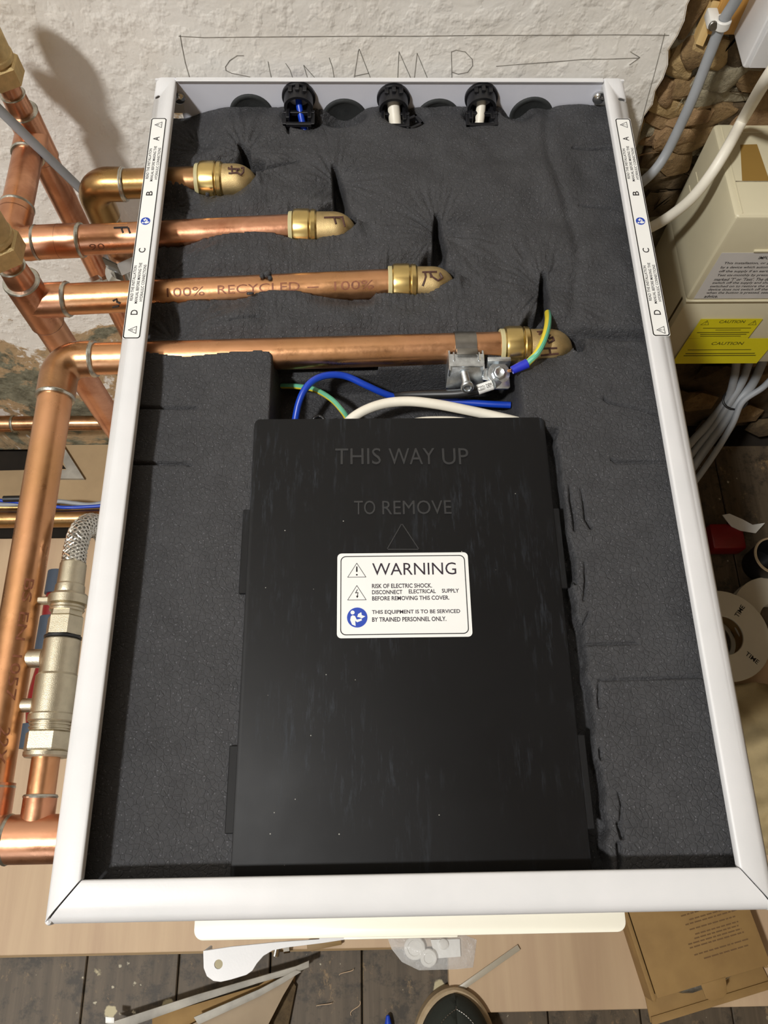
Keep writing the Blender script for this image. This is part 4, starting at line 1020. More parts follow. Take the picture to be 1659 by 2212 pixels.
single(MB().tube(smooth_path([P(860, 935, -40), P(895, 914, -36), P(945, 909, -35), P(1000, 912, -36), P(1050, 925, -40)], 10), 3.2, 14), 'white_cable', M['white_pvc'], 'white cable just peeping over the black cover edge, the lower one', 'cable')
bc = thing('black_cable', 'black cable with a printed tag under the earth clamp', 'cable', (40, -262, -52))
pth = smooth_path([P(835, 857, -50), P(870, 853, -42), P(930, 852, -36), P(990, 850, -31), P(1035, 841, -25), P(1062, 832, -23)], 10)
MB().tube(pth, [1.9+1.4*min(1, i/18) for i in range(len(pth))], 14).build('insulation', M['black_pvc'], bc)
ta, tb = P(1032, 842, -25), P(1064, 831, -22.5)
MB().tube([ta, tb], 3.5, 16).build('printed_tag', M['label'], bc)
a = P(1033, 846, -21.6); b = P(1063, 835, -19.2); xd = (b-a)
text_to(MB(), 'C2221 DEM', a+Vector((0, 0, .6)), xd, xd.length, Vector((-xd.y, xd.x, 0)), 3.0, lift=.2).build('tag_lettering', M['ink'], bc, fix=False)
MB().tube([tb, P(1085, 827, -26)], [3.2, 1.6], 12).build('lug_barrel', M['zinc'], bc)
ck = thing('wire_clip', 'small black plastic clip at the top left of the black cover', 'clip', (-62, -285, -60))
MB().box(P(660, 900, -40).x, P(672, 900, -40).x, -296, -281, -60, -34, .6).build('clip_post', M['black_plastic'], ck)
MB().tube(smooth_path([P(676, 915, -45), P(678, 904, -42), P(690, 899, -42), P(700, 906, -42), P(702, 918, -45)], 8), 1.2, 10).build('clip_loop', M['black_plastic'], ck)

# ------------------------------------------------------------------ cable clamps along the back panel
def gland(u, v, label, cable, spread, lean):
    q = PY(u, v, -6); cx, czz = q.x, q.z
    g_ = thing('cable_clamp', label, 'cable clamp', (cx, -8, czz-14), 'black cable clamps on the back panel')
    MB().lathe((cx, -2.4, czz), (0, -1, 0), [(0, 13.2), (2.2, 13.2), (2.8, 12.4), (2.8, 9.2), (0, 9.2)], 36, False).build('flange', M['black_plastic'], g_)
    MB().lathe((cx, -5.0, czz), (0, -1, -.15), [(0, 11.6), (9, 11.4), (9, 9.0), (0, 9.2)], 32, False).build('barrel', M['black_plastic'], g_)
    for a in (62, 90, 118):
        x, z = cx+11.9*math.cos(math.radians(a)), czz+11.9*math.sin(math.radians(a))
        MB().box(x-1.6, x+1.6, -11, -5, z-1.0, z+1.2, .3, 1).build('snap_finger', M['black_plastic'], g_)
    zb = czz-6
    fr = MB(); w2 = 12.5
    fr.box(cx-w2, cx+w2, -16, -13.2, zb-1.2, zb+2.2, .4, 1); fr.box(cx-w2, cx+w2, -27, -24.2, zb-2.2, zb+1.0, .4, 1)
    fr.box(cx-w2, cx-w2+3, -27, -13, zb-2, zb+1.4, .4, 1); fr.box(cx+w2-3, cx+w2, -27, -13, zb-2, zb+1.4, .4, 1)
    fr.build('saddle_frame', M['black_plastic'], g_)
    for sx in (-1, 1):
        MB().box(cx+sx*8.5-1.5, cx+sx*8.5+1.5, -22, -5, zb-10, zb+3.2, .4, 1).build('saddle_arm', M['black_plastic'], g_)
        MB().box(cx+sx*8.3-1.4, cx+sx*8.3+1.4, -26, -23, zb-16, zb, .4, 1).build('saddle_leg', M['black_plastic'], g_)
    MB().lathe((cx-9, -27.6, zb-9), (-.2, -1, .6), [(0, 1.8), (1.5, 1.8), (2, 1.2), (2.1, .2)], 14).build('screw', M['chrome'], g_)
    if lean:
        k = MB()
        k.tube([(cx+10*math.cos(t), -27-9*math.sin(t)*.35, zb-3-8.5*math.sin(t)) for t in [math.pi*j/14 for j in range(15)]], 1.5, 8); k.build('strap_loop', M['black_plastic'], g_)
        MM = Matrix.Translation((cx+15, -22, zb-1)) @ Matrix.Rotation(math.radians(30), 4, 'Z')
        k = MB()
        for bxx in ((-7, 7, 3.5, 6), (-7, 7, -6, -3.5), (-7, -4.5, -6, 6), (4.5, 7, -6, 6)): k.box(bxx[0], bxx[1], bxx[2], bxx[3], -1.6, 1.6, .4, 1, MM)
        k.build('loose_saddle', M['black_plastic'], g_)
    return cx, czz, zb
c1 = gland(645, 214, 'left black cable clamp with a blue cable inside', 'blue', 0, False)
c2 = gland(850, 218, 'middle black cable clamp with its saddle hanging open', 'white_pvc', 0, True)
c3 = gland(1040, 216, 'right black cable clamp holding a white cable end', 'white_pvc', 0, False)
def gland_cable(c, dx, r_, name, mat, label):
    x, z = c[0], c[1]
    single(MB().tube(smooth_path([(x, 10, z+1), (x, -6, z-1), (x+dx*.2, -14, z-6), (x+dx*.5, -21, z-12), (x+dx, -29, z-19), (x+dx*1.3, -36, z-34)]), r_, 16), name, M[mat], label, 'cable')
gland_cable(c1, 6, 2.6, 'blue_cable', 'blue', 'blue cable entering through the left black clamp')
gland_cable(c2, 4, 5.0, 'white_cable', 'white_pvc', 'thick white cable coming through the middle black clamp')
gland_cable(c3, -3, 3.8, 'white_cable', 'white_pvc', 'white cable end in the right black clamp')
# ------------------------------------------------------------------ fuse box and cables at the right
cu = thing('fuse_box', 'beige plastic fuse box on the rubble wall at the right', 'fuse box', (340, -27, -282))
ub = PY(1539, 265, 25); uf = P(1593, 467, ub.z); ux, uzt, uyf = ub.x+1, ub.z, uf.y
uzs = PY(1494, 651, uyf).z; uzb = PY(1465, 786, uyf).z; uxr = ux+230
MB().box(ux, uxr, uyf, 25, uzs+.6, uzt, 4, 3).build('cover', M['beige_plastic'], cu)
MB().box(ux+2.5, uxr-2.5, uyf+1.5, 25, uzb, uzs-.4, 2, 2).build('base', M['beige_plastic'], cu)
MB().box(ux+.5, uxr, uyf-1.0, uyf+3, uzs-.6, uzs+1.6, .5).build('ledge', M['beige_plastic'], cu)
sy = P(1575, 392, uzt).y
MB().box(ux+6, uxr-6, sy-.5, sy+.5, uzt-.2, uzt+.25).build('seam', M['stone_d'], cu)
for y0 in (14, 20): MB().box(ux+14+(20-y0), uxr-10, y0-.6, y0+.6, uzt-.3, uzt+.5, .2, 1).build('moulded_rib', M['beige_plastic'], cu)
MB().box(ux+20, ux+22, 8, 21, uzt-.3, uzt+.5, .2, 1).build('moulded_rib', M['beige_plastic'], cu)
MB().box(ux+5.2, ux+6.6, uyf+3, 20, uzt-.3, uzt+.5, .3, 1).build('edge_bead', M['beige_plastic'], cu)
for z0 in (uzs+50, uzs+66): MB().box(ux-.4, ux+.6, 0, 14, z0, z0+1.4, .2, 1).build('moulded_rib', M['beige_plastic'], cu)
for za, zb_, ya, yb2 in ((uzs-48, uzs-8, uyf+9, uyf+12), (uzs-85, uzs-60, uyf+8, uyf+10)):
    MB().box(ux+2.3, ux+2.9, ya, yb2, za, zb_).build('vent_slot', M['stone_e'], cu)
MB().box(PY(1628, 541, uyf).x, uxr-20, uyf-1.6, uyf+1, PY(1640, 541, uyf).z-1.2, PY(1640, 541, uyf).z+1.2, .6).build('latch', M['beige_plastic'], cu)
tq = [P(1599, 313, uzt+.1), P(1635, 312, uzt+.1), P(1662, 391, uzt+.1), P(1603, 391, uzt+.1)]
MB().prism(tq, (0, 0, .25)).build('brown_tape', M['tape_brown'], cu)
yl_ = uyf-.25
def front_label(name, x0, x1, z0, z1, mat):
    return MB().prism([(x0, yl_, z0), (x1, yl_, z0), (x1, yl_, z1), (x0, yl_, z1)], (0, -.15, 0)).build(name, M[mat], cu)
xl0 = PY(1558, 548, yl_).x
nl = front_label('notice_label', xl0, xl0+118, PY(1520, 645, yl_).z, PY(1560, 546, yl_).z, 'paper_grey')
Zup = Vector((0, 0, 1))
def ftext(par, txt, u0, v, u1, hpx, mat='ink', y=yl_-.17):
    a = PY(u0, v+hpx/2, y); b = PY(u1, v+hpx/2, y); c = PY(u0, v-hpx/2, y)
    text_to(MB(), txt, (a.x, y, a.z), X3, b.x-a.x, Zup, c.z-a.z, nrm=(0, -1, 0), lift=.05).build('lettering', M[mat], par, fix=False)
BOLD[0] = .015
ftext(nl, 'IMPORTANT', 1637, 557, 1694, 6.5)
for s_, u0, v in (('This installation, or part of it, is protected', 1562, 569), ('by a device which automatically switches', 1555, 578), ('off the supply if an earth fault develops.', 1551, 586.5),
    ('Test six-monthly by pressing the button', 1547, 595), ("marked 'T' or 'Test'. The device should", 1541.5, 603.5), ('switch off the supply and should then be', 1537, 611.5),
    ('switched on to restore the supply. If the', 1532, 619), ('device does not switch off the supply', 1528, 626), ('when the button is pressed, seek expert', 1524, 633), ('advice.', 1520, 640)):
    ftext(nl, s_, u0, v, u0+4.25*len(s_), 6.4)
y1a = front_label('caution_label', PY(1512, 692, yl_).x, PY(1512, 692, yl_).x+62, PY(1500, 731, yl_).z, PY(1515, 689, yl_).z, 'yellow_label')
ftext(y1a, 'CAUTION', 1552, 695, 1607, 6, 'yellow_ink')
y2a = front_label('caution_label', PY(1486, 735, yl_).x-1, PY(1486, 735, yl_).x+92, uzb+1, PY(1490, 731.5, yl_).z, 'yellow_label')
ftext(y2a, 'CAUTION', 1535, 742, 1603, 6.5, 'yellow_ink')
def bars(par, rows):
    mb = MB()
    for u0, u1, v, h in rows:
        a = PY(u0, v+h/2, yl_-.2); b = PY(u1, v, yl_-.2); c = PY(u0, v-h/2, yl_-.2)
        mb.prism([(a.x, yl_-.18, a.z), (b.x, yl_-.18, a.z), (b.x, yl_-.18, c.z), (a.x, yl_-.18, c.z)], (0, -.05, 0))
    mb.build('small_print', M['yellow_ink'], par)
bars(y1a, [(1518, 1622, 709, 1.4), (1545, 1600, 713, 1.2), (1505, 1618, 718.5, 1.6), (1512, 1612, 722.5, 1.6), (1512, 1600, 726.5, 1.4)])
bars(y2a, [(1485, 1622, 756, 1.4), (1480, 1630, 764, 1.8), (1476, 1632, 768.5, 1.8)])
for u0, v0 in ((1525, 697), (1628, 697)):
    c = PY(u0, v0, yl_-.18); t = MB(); tri_icon(t, c, X3, Zup, 8, 7, .5, '!'); t.build('warning_triangle', M['yellow_ink'], y1a)

bb = PY(1581, 69, 22); bf = P(1608, 150, bb.z)
tr = thing('trunking_box', 'white plastic enclosure above the fuse box in the top right corner', 'enclosure', (bb.x+60, -20, bb.z))
MB().box(bb.x, bb.x+150, bf.y, 22, bb.z, bb.z+260, 2.5, 3).build('case', M['white'], tr)
MB().box(bb.x+3, bb.x+147, bf.y-3, bf.y+.5, bb.z+3, bb.z+257, 1, 2).build('lid', M['white'], tr)
ta_, tb2 = PY(1516, 76, 18), PY(1592, 76, 18)
tm = thing('timber_batten', 'orange softwood batten fixed to the rubble wall behind the grey cable', 'batten', (ta_.x+12, 27, ta_.z))
MB().box(ta_.x+4, tb2.x, 18, 36, ta_.z, ta_.z+500, .8, 1).build('batten', M['timber'], tm)
mb = MB(); r_ = random.Random(2)
for k in range(14):
    z = ta_.z-10+k*36; mb.prism([(ta_.x-2+r_.uniform(-2, 2), 22, z), (ta_.x+5, 19, z), (ta_.x+5, 19, z+34), (ta_.x-1+r_.uniform(-3, 1), 23, z+34)], (0, 10, 0))
mb.build('split_edge', M['timber_cut'], tm)
gc = thing('grey_cable', 'grey cable hanging down the rubble wall from a white clip', 'cable', (238, -5, -140))
MB().tube(smooth_path([PY(1640, -110, -6), PY(1615, -50, -2), PY(1590, 0, 2), PY(1560, 50, 4), PY(1532, 120, 2), PY(1500, 203, -4), PY(1470, 270, -8), PY(1440, 330, -14), PY(1415, 367, -22), PY(1385, 395, -30), PY(1340, 430, -34)], 8), 4.1, 16).build('sheath', M['grey_pvc'], gc)
q = PY(1560, 50, 4)
ck2 = thing('cable_clip', 'white plastic cable clip nailed to the softwood batten', 'clip', (q.x, 8, q.z))
axc = (PY(1548, 80, 4)-PY(1572, 20, 4)).normalized()
MB().lathe(q-axc*3.5, axc, [(0, 4.3), (0, 5.4), (.8, 6.0), (6.2, 6.0), (7, 5.4), (7, 4.3)], 24, False).build('saddle', M['washer'], ck2)
MB().box(q.x-10, q.x-2, 3, 17, q.z-4.5, q.z+3, 1.2).build('lug', M['washer'], ck2)
qn = PY(1553, 56, 0)
MB().lathe((q.x-7, 3.6, q.z-1), (0, -1, .3), [(0, 1.2), (2, 1.2), (2, 3.4), (3.2, 3.4), (3.6, 2.8)], 16).build('nail_head', M['steel_dark'], ck2)
single(MB().tube(smooth_path([PY(1760, 40, -52), PY(1700, 110, -48), PY(1655, 172, -46), P(1608, 252, -34), P(1572, 318, -42), P(1538, 373, -56), P(1500, 422, -76), P(1462, 456, -96), P(1412, 488, -120), P(1340, 520, -140)], 8), 4.6, 16), 'white_cable', M['white_pvc'], 'thick white cable curving down in front of the fuse box', 'cable')
lc0, lc1 = P(-60, 180, 36), P(215, 448, -84)
single(MB().tube([lc0, lc0.lerp(lc1, .3), lc0.lerp(lc1, .6), lc1, lc1+(lc1-lc0)*.6], 3.6, 14), 'grey_cable', M['grey_pvc'], 'straight grey cable slanting past the copper uprights on the left', 'cable')

# grey cables under the fuse box, tied together
def cab(px, r, lab_, zz=None):
    single(MB().tube(smooth_path([PY(u, v, y) for u, v, y in px], 8), r, 12), 'grey_cable', M['grey_pvc'], lab_, 'cable', 'grey cables dropping from the fuse box')
cab([(1592, 770, -20), (1586, 815, -24), (1572, 860, -34), (1530, 915, -60), (1485, 965, -90), (1440, 1030, -130)], 5, 'leftmost grey cable of the tied bunch under the fuse box')
cab([(1622, 770, -20), (1605, 820, -24), (1582, 860, -36), (1540, 925, -66), (1490, 985, -96), (1440, 1050, -136)], 5, 'second from the left grey cable of the tied bunch under the fuse box')
cab([(1652, 770, -20), (1625, 830, -26), (1594, 866, -38), (1560, 920, -66), (1510, 990, -100), (1450, 1080, -140)], 5.5, 'third from the left grey cable of the tied bunch under the fuse box')
cab([(1690, 790, -20), (1650, 835, -30), (1604, 868, -42), (1580, 920, -70), (1530, 1000, -110), (1450, 1110, -150)], 4, 'thin rightmost grey cable of the tied bunch under the fuse box')
q = PY(1588, 864, -38)
single(MB().tube([q+Vector((16*math.cos(t), 10*math.sin(t)*1.2, 4*math.sin(t))) for t in [2*math.pi*k/16 for k in range(17)]], 1.6, 8), 'cable_tie', M['black_pvc'], 'black tie round the grey cable bunch under the fuse box', 'cable tie')

# ------------------------------------------------------------------ things on the dark floor at the right
def reel(u, v, r, hole, z, lab_, text):
    c = P(u, v, z); o = thing('cable_reel', lab_, 'reel', (c.x, c.y, FZ+.1))
    MB().lathe((c.x, c.y, z-3), (0, 0, 1), [(0, r), (2.4, r), (3, r-.6), (3, hole+.6), (2.4, hole), (0, hole), (0, r)], 56, False).build('top_flange', M['reel'], o)
    MB().lathe((c.x, c.y, FZ+.2), (0, 0, 1), [(0, r), (3, r), (3, hole), (0, hole), (0, r)], 48, False).build('bottom_flange', M['reel'], o)
    MB().lathe((c.x, c.y, FZ+3), (0, 0, 1), [(0, hole+6), (z-FZ-6.2, hole+6)], 40, False).build('hub', M['card'], o)
    for ang, rr_ in text:
        d = Vector((math.cos(math.radians(ang)), math.sin(math.radians(ang)), 0)); n_ = Vector((-d.y, d.x, 0))
        text_c(MB(), 'TIME', c+d*rr_+Vector((0, 0, .1)), d, n_, 6.5, 20, .1).build('lettering', M['ink'], o, fix=False)
    return o
reel(1564, 1372, 64, 27, FZ+42, 'white cable reel lettered TIME on the floor beside the casing', [(50, 44), (-44, 46)])
reel(1676, 1336, 62, 22, FZ+20, 'white reel partly under the lettered one, at the frame edge', [])
c = P(1672, 1200, FZ+50)
o = thing('paint_pot', 'dark pot with a tan rim at the right edge of the frame', 'pot', (c.x, c.y, FZ+.1))
MB().lathe((c.x, c.y, FZ+.2), (0, 0, 1), [(0, 24), (48, 27), (48, 25.5), (4, 22.5), (4, .3)], 36, False).build('pot', M['black_plastic'], o)
MB().lathe((c.x, c.y, FZ+47), (0, 0, 1), [(0, 27), (2.4, 28.2), (4, 27), (4, 25), (1, 25)], 36, False).build('rim', M['sole'], o)
px = [(1560, 1113), (1575, 1110), (1603, 1122), (1625, 1134), (1652, 1130), (1632, 1152), (1600, 1147), (1580, 1138), (1568, 1124)]
mb = MB(); vs = [P(u, v, FZ+34+6*math.sin(i*1.7)) for i, (u, v) in enumerate(px)]
mb.prism(vs, (0, 0, 1.0)); single(mb, 'paper_scrap', M['washer'], 'torn white paper scrap on a red packet in the shadow', 'paper')
a = P(1566, 1165, FZ+20)
single(MB().box(a.x-24, a.x+26, a.y-18, a.y+22, FZ+.2, FZ+30, 4, 2, ), 'packet', M['red'], 'dark red packet lying in shadow beside the casing', 'packet')
# beige dust sheet heaped at the right edge
gx, gy = 26, 46; mb = MB(); vs = []
c0, c1 = P(1600, 1470, FZ+55), P(1640, 1850, FZ+55)
for i in range(gx):
    for j in range(gy):
        fx, fy = i/(gx-1), j/(gy-1)
        x = c0.x+(c1.x-c0.x)*fy-20+fx*210; y = c0.y+(c1.y-c0.y)*fy
        z = FZ+6+60*min(1, fx*4)*math.sin(math.pi*min(1, .06+fy*.95))**.5+7*math.sin(x*.11+y*.045)+5*math.sin(y*.16-x*.07)+3*math.sin(x*.3+y*.1)
        vs.append((x+6*math.sin(y*.07), y, max(FZ+19, z)))
fs = [(i*gy+j, (i+1)*gy+j, (i+1)*gy+j+1, i*gy+j+1) for i in range(gx-1) for j in range(gy-1)]
n = len(vs); vs2 = vs+[(x, y, z-2.5) for x, y, z in vs]
rim_ = [(i, 0) for i in range(gx)]+[(gx-1, j) for j in range(1, gy)]+[(i, gy-1) for i in range(gx-2, -1, -1)]+[(0, j) for j in range(gy-2, 0, -1)]
ri = [i*gy+j for i, j in rim_]
fs2 = fs+[tuple(n+k for k in f[::-1]) for f in fs]+[(ri[k], ri[(k+1) % len(ri)], n+ri[(k+1) % len(ri)], n+ri[k]) for k in range(len(ri))]
single(MB().add(vs2, fs2), 'dust_sheet', M['cloth'], 'crumpled beige dust sheet on the floor at the right edge', 'cloth', ang=0)

# ------------------------------------------------------------------ in front of the casing
cb = thing('control_box', 'cream plastic box on the front of the cabinet, just below the rail', 'control box', (3, -590, -190))
pol = [(-114.6, -580.3), (-114.6, -586)]+[(-109.6+5*math.cos(math.radians(a)), -586.6+5*math.sin(math.radians(a))) for a in range(180, 271, 15)] \
      + [(109+5*math.cos(math.radians(a)), -586.6+5*math.sin(math.radians(a))) for a in range(270, 361, 15)]+[(114, -580.3)]
MB().prism([(x, y, -150) for x, y in pol], (0, 0, 118), .5).build('case', M['cream'], cb)
a, b = P(742, 2030, -40), P(990, 2028, -40)
MB().box(a.x, b.x, -593.6, -591, -90, -40, .8).build('front_lip', M['cream'], cb)
br = thing('mounting_bracket', 'white steel bracket with a round hole sticking out below the cream box', 'bracket', (-90, -612, -204))
zb_ = -200.0
bp = [P(u, v, zb_) for u, v in ((440, 2053), (500, 2044), (600, 2034), (690, 2028), (765, 2026), (700, 2036), (620, 2046), (590, 2052), (570, 2064), (556, 2080), (546, 2096), (533, 2105), (500, 2115), (478, 2120), (462, 2118), (448, 2108), (441, 2090))]
bp = bp[:4]+[Vector((bp[3].x+2, -580.4, zb_)), Vector((bp[4].x, -580.4, zb_))]+bp[4:]
hc = P(473, 2082, zb_)
bo = MB().prism(bp, (0, 0, 2.0), .3).build('plate', M['white'], br)
cut = MB().lathe((hc.x, hc.y, zb_-5), (0, 0, 1), [(0, 3.0), (12, 3.0)], 24).build('cutter', None, br)
md = bo.modifiers.new('b', 'BOOLEAN'); md.object = cut; md.operation = 'DIFFERENCE'; md.solver = 'EXACT'
dg = bpy.context.evaluated_depsgraph_get(); dg.update(); me = bpy.data.meshes.new_from_object(bo.evaluated_get(dg)); bo.modifiers.clear(); bo.data = me; me.polygons.foreach_set('use_smooth', [False]*len(me.polygons))
bpy.data.objects.remove(cut)
e0, e1_ = P(440, 2053, zb_), P(441, 2088, zb_)
MB().prism([e0+Vector((0, 0, 0)), e1_, e1_+Vector((0, 0, -24)), e0+Vector((0, 0, -24))], (1.6, 0, 0), .4).build('flange', M['white'], br)

# brown carton, lid half open
ZB = FZ+18.2
ct = thing('cardboard_carton', 'brown carton with a printed lid at the bottom right corner', 'carton', (P(1500, 2080, ZB).x, P(1500, 2080, ZB).y, ZB))
zt_ = ZB+36
A_, B_, C_, D_ = P(1359, 1981, zt_), P(1416, 2157, zt_), P(1656, 2084, zt_), P(1609, 1978, zt_)
ex = (C_-B_).normalized(); ey = (A_-B_).normalized(); ey = (ey-ex*ex.dot(ey)).normalized()
Lx_, Ly_ = (C_-B_).length, 170.0
def CP(x, y, z): return Vector((B_.x, B_.y, 0))+ex*x+ey*y+Vector((0, 0, z))
def panel(name, x0, x1, y0, y1, z0, z1, mat='card'):
    p = [CP(x0, y0, z0), CP(x1, y0, z0), CP(x1, y1, z0), CP(x0, y1, z0)]
    return MB().prism(p, (0, 0, z1-z0), .4).build(name, M[mat], ct)
panel('bottom', 0, Lx_, -4, Ly_, ZB, ZB+2.5)
panel('left_wall', -2.5, 1, -4, Ly_, ZB, zt_-4); panel('right_wall', Lx_-1, Lx_+2.5, -4, Ly_, ZB, zt_-4); panel('back_wall', 0, Lx_, Ly_-2.5, Ly_, ZB, zt_-4)
panel('left_flap', -3.6, 1.5, -2, Ly_, zt_-6, zt_-2.8)
lid = MB().prism([CP(1.5, 0, zt_), CP(Lx_+4, 0, zt_), CP(Lx_+4, Ly_, zt_), CP(1.5, Ly_, zt_)], (0, 0, 2.6), .5).build('lid', M['card'], ct)
MB().prism([CP(Lx_*.40, 1, zt_+1), CP(Lx_*.62, 1, zt_+1), CP(Lx_*.60, -15, zt_-3), CP(Lx_*.56, -19, zt_-4), CP(Lx_*.45, -19, zt_-4), CP(Lx_*.41, -14, zt_-3)], (0, 0, 2), .3).build('lid_tongue', M['card'], ct)
MB().prism([CP(-3, -3, ZB+3), CP(Lx_+6, -3, ZB+3), CP(Lx_+10, -30, ZB+1.5), CP(-6, -30, ZB+1.5)], (0, 0, 2.2), .3).build('front_flap', M['card'], ct)
MB().prism([CP(-4, -24, ZB+3.8), CP(Lx_+9, -24, ZB+3.8), CP(Lx_+10, -32, ZB+5.5), CP(-6, -32, ZB+5.5)], (0, 0, 2.2), .3).build('front_flap_fold', M['card'], ct)
mb = MB(); rp = random.Random(3)
for k, yy in enumerate([112, 106, 100, 96, 92, 88, 80, 76, 72, 66, 62, 56, 50, 46, 42, 38, 30, 24]):
    x0 = Lx_*(.40+.10*rp.random()); x1 = Lx_*(.88+.05*rp.random()); x = x0
    while x < x1:
        w_ = rp.uniform(3, 9); mb.prism([CP(x, yy, zt_+2.62), CP(min(x+w_, x1), yy, zt_+2.62), CP(min(x+w_, x1), yy+1.5, zt_+2.62), CP(x, yy+1.5, zt_+2.62)], (0, 0, .06)); x += w_+1.2
mb.build('printed_lines', M['card_print'], lid)
pk = MB(); b = bmesh.new(); bmesh.ops.create_icosphere(b, subdivisions=3, radius=1)
rp = random.Random(9)
for vv in b.verts: vv.co = Vector((vv.co.x*46*rp.uniform(.9, 1.1), vv.co.y*16*rp.uniform(.85, 1.1), vv.co.z*11*rp.uniform(.8, 1.15)))
b.transform(Matrix.Translation(CP(Lx_*.5, 4, ZB+15)) @ ex.to_track_quat('X', 'Z').to_matrix().to_4x4())
single(pk.bm(b), 'foil_pouch', M['zinc'], 'silvery pouch showing in the open end of the brown carton', 'pouch', ang=0)

# folded pale carton with grey taped edges, bottom left
fc = thing('folded_carton', 'pale flattened carton with grey taped edges on the dark floorboards', 'carton', (P(480, 2190, FZ).x, P(480, 2190, FZ).y, FZ))
def slab(name, px, z0, th, mat):
    return MB().prism([P(u, v, z0) for u, v in px], (0, 0, th), .3).build(name, M[mat], fc)
slab('side_panel', [(395, 2222), (622, 2106), (650, 2086), (612, 2150), (575, 2222), (560, 2300), (330, 2300)], FZ+22, 3, 'card_pale')
slab('end_panel', [(330, 2196), (560, 2128), (582, 2112), (600, 2116), (410, 2212), (330, 2240)], FZ+10, 3, 'card')
slab('taped_edge', [(225, 2212), (430, 2146), (640, 2086), (668, 2074), (668, 2088), (640, 2100), (560, 2122), (430, 2164), (260, 2224)], FZ+26, 4, 'grey_tape')
slab('taped_edge', [(420, 2196), (560, 2136), (640, 2094), (652, 2098), (610, 2124), (560, 2152), (430, 2212)], FZ+27, 4, 'grey_tape')
slab('inner_panel', [(575, 2222), (612, 2150), (628, 2110), (640, 2130), (622, 2222)], FZ+2, 3, 'stone_e')
slab('base', [(330, 2240), (410, 2200), (640, 2096), (622, 2222), (600, 2300), (330, 2300)], FZ+.2, 2, 'card')
slab('torn_label', [(228, 2196), (247, 2198), (247, 2210), (228, 2210)], FZ+30.2, .6, 'label')

# clear bag of white nylon parts
bag = thing('parts_bag', 'clear plastic bag of white nylon washers in front of the cream box', 'bag', (P(910, 2062, ZB).x, P(910, 2062, ZB).y, ZB))
zb0 = ZB
bpx = [(838, 2028), (900, 2020), (1000, 2018), (1030, 2030), (1022, 2090), (985, 2094), (905, 2096), (868, 2078), (846, 2050)]
mb = MB(); ctr = P(925, 2058, zb0+14); ringv = [P(u, v, zb0+.4) for u, v in bpx]; mid = [P(u*.75+925*.25, v*.75+2058*.25, zb0+11) for u, v in bpx]
k = len(bpx); mb.add(ringv+mid+[ctr], [(i, (i+1) % k, k+(i+1) % k, k+i) for i in range(k)]+[(k+i, k+(i+1) % k, 2*k) for i in range(k)])
mb.add([P(u, v, zb0+.2) for u, v in bpx], [tuple(range(k))]); mb.build('film', M['film'], bag, ang=0)
q = [P(930, 2030, zb0+1), P(993, 2028, zb0+1), P(995, 2066, zb0+1), P(940, 2070, zb0+1)]
MB().prism(q, (0, 0, 1.5)).build('white_card', M['label'], bag)
for u, v, r, z in ((896, 2048, 13, 5), (926, 2070, 10, 7)):
    c = P(u, v, zb0+z); MB().lathe((c.x, c.y, zb0+z-4), (0, 0, 1), [(0, r), (4, r), (5, r-1), (5, r-4), (4, r-5), (4, .3)], 30).build('nylon_disc', M['washer'], bag)
c = P(958, 2040, zb0+4); MB().lathe((c.x, c.y, zb0+2.6), (0, 0, 1), [(0, 6), (2, 6), (2.5, 5), (2.5, 3)], 20).build('nylon_disc', M['washer'], bag)
# wood offcut, steel bit, plastic strip, little screwdriver
a, b = P(664, 2046, ZB+4), P(738, 2034, ZB+4)
mb = MB(); d = (b-a).normalized(); s_ = Vector((-d.y, d.x, 0))*7
mb.prism([a-s_*.6-Vector((0, 0, 3.5)), b-s_*.4-Vector((0, 0, 3.5)), b+s_*.5-Vector((0, 0, 3.5)), a+s_-Vector((0, 0, 3.5))], (0, 0, 8), .6)
single(mb, 'wood_offcut', M['ply_edge'], 'small brown wood offcut under the cream box edge', 'wood')
a = P(606, 2052, ZB+4)
o = thing('steel_bolt', 'short bright steel bolt on the plywood beside the white bracket', 'bolt', (a.x, a.y, ZB))
MB().lathe((a.x-6, a.y-6, ZB+5.5), (.2, 1, 0), [(0, 4.5), (12, 4.5), (12.5, 3)], 16).build('shank', M['chrome'], o)
MB().lathe((a.x+4, a.y+1, ZB+5.2), (1, .1, 0), [(0, 4.8), (7, 4.8), (7.5, 4)], 6).build('head', M['chrome'], o)
a, b = P(988, 2140, ZB+2), P(1121, 2046, ZB+2)
d = (b-a).normalized(); s_ = Vector((-d.y, d.x, 0))*3.2
single(MB().prism([a-s_-Vector((0, 0, 1.6)), b-s_-Vector((0, 0, 1.6)), b+s_-Vector((0, 0, 1.6)), a+s_-Vector((0, 0, 1.6))], (0, 0, 2.4), .3), 'plastic_strip', M['tube_grey'], 'translucent grey plastic strip lying across the plywood near the shoe', 'strip')
a = P(838, 2192, FZ+7)
o = thing('screwdriver', 'small yellow and blue screwdriver at the bottom edge', 'screwdriver', (a.x, a.y-60, FZ+.2))
MB().lathe((a.x, a.y, FZ+7), (0.02, -1, 0), [(0, .8), (1, 2.2), (9, 4.2), (14, 4.6)], 16).build('blue_tip', M['blue'], o)
MB().lathe((a.x+.3, a.y-14, FZ+7), (0.02, -1, 0), [(0, 4.6), (8, 5.4), (70, 6.2), (74, 5)], 16).build('yellow_grip', M['yellow_pvc'], o)
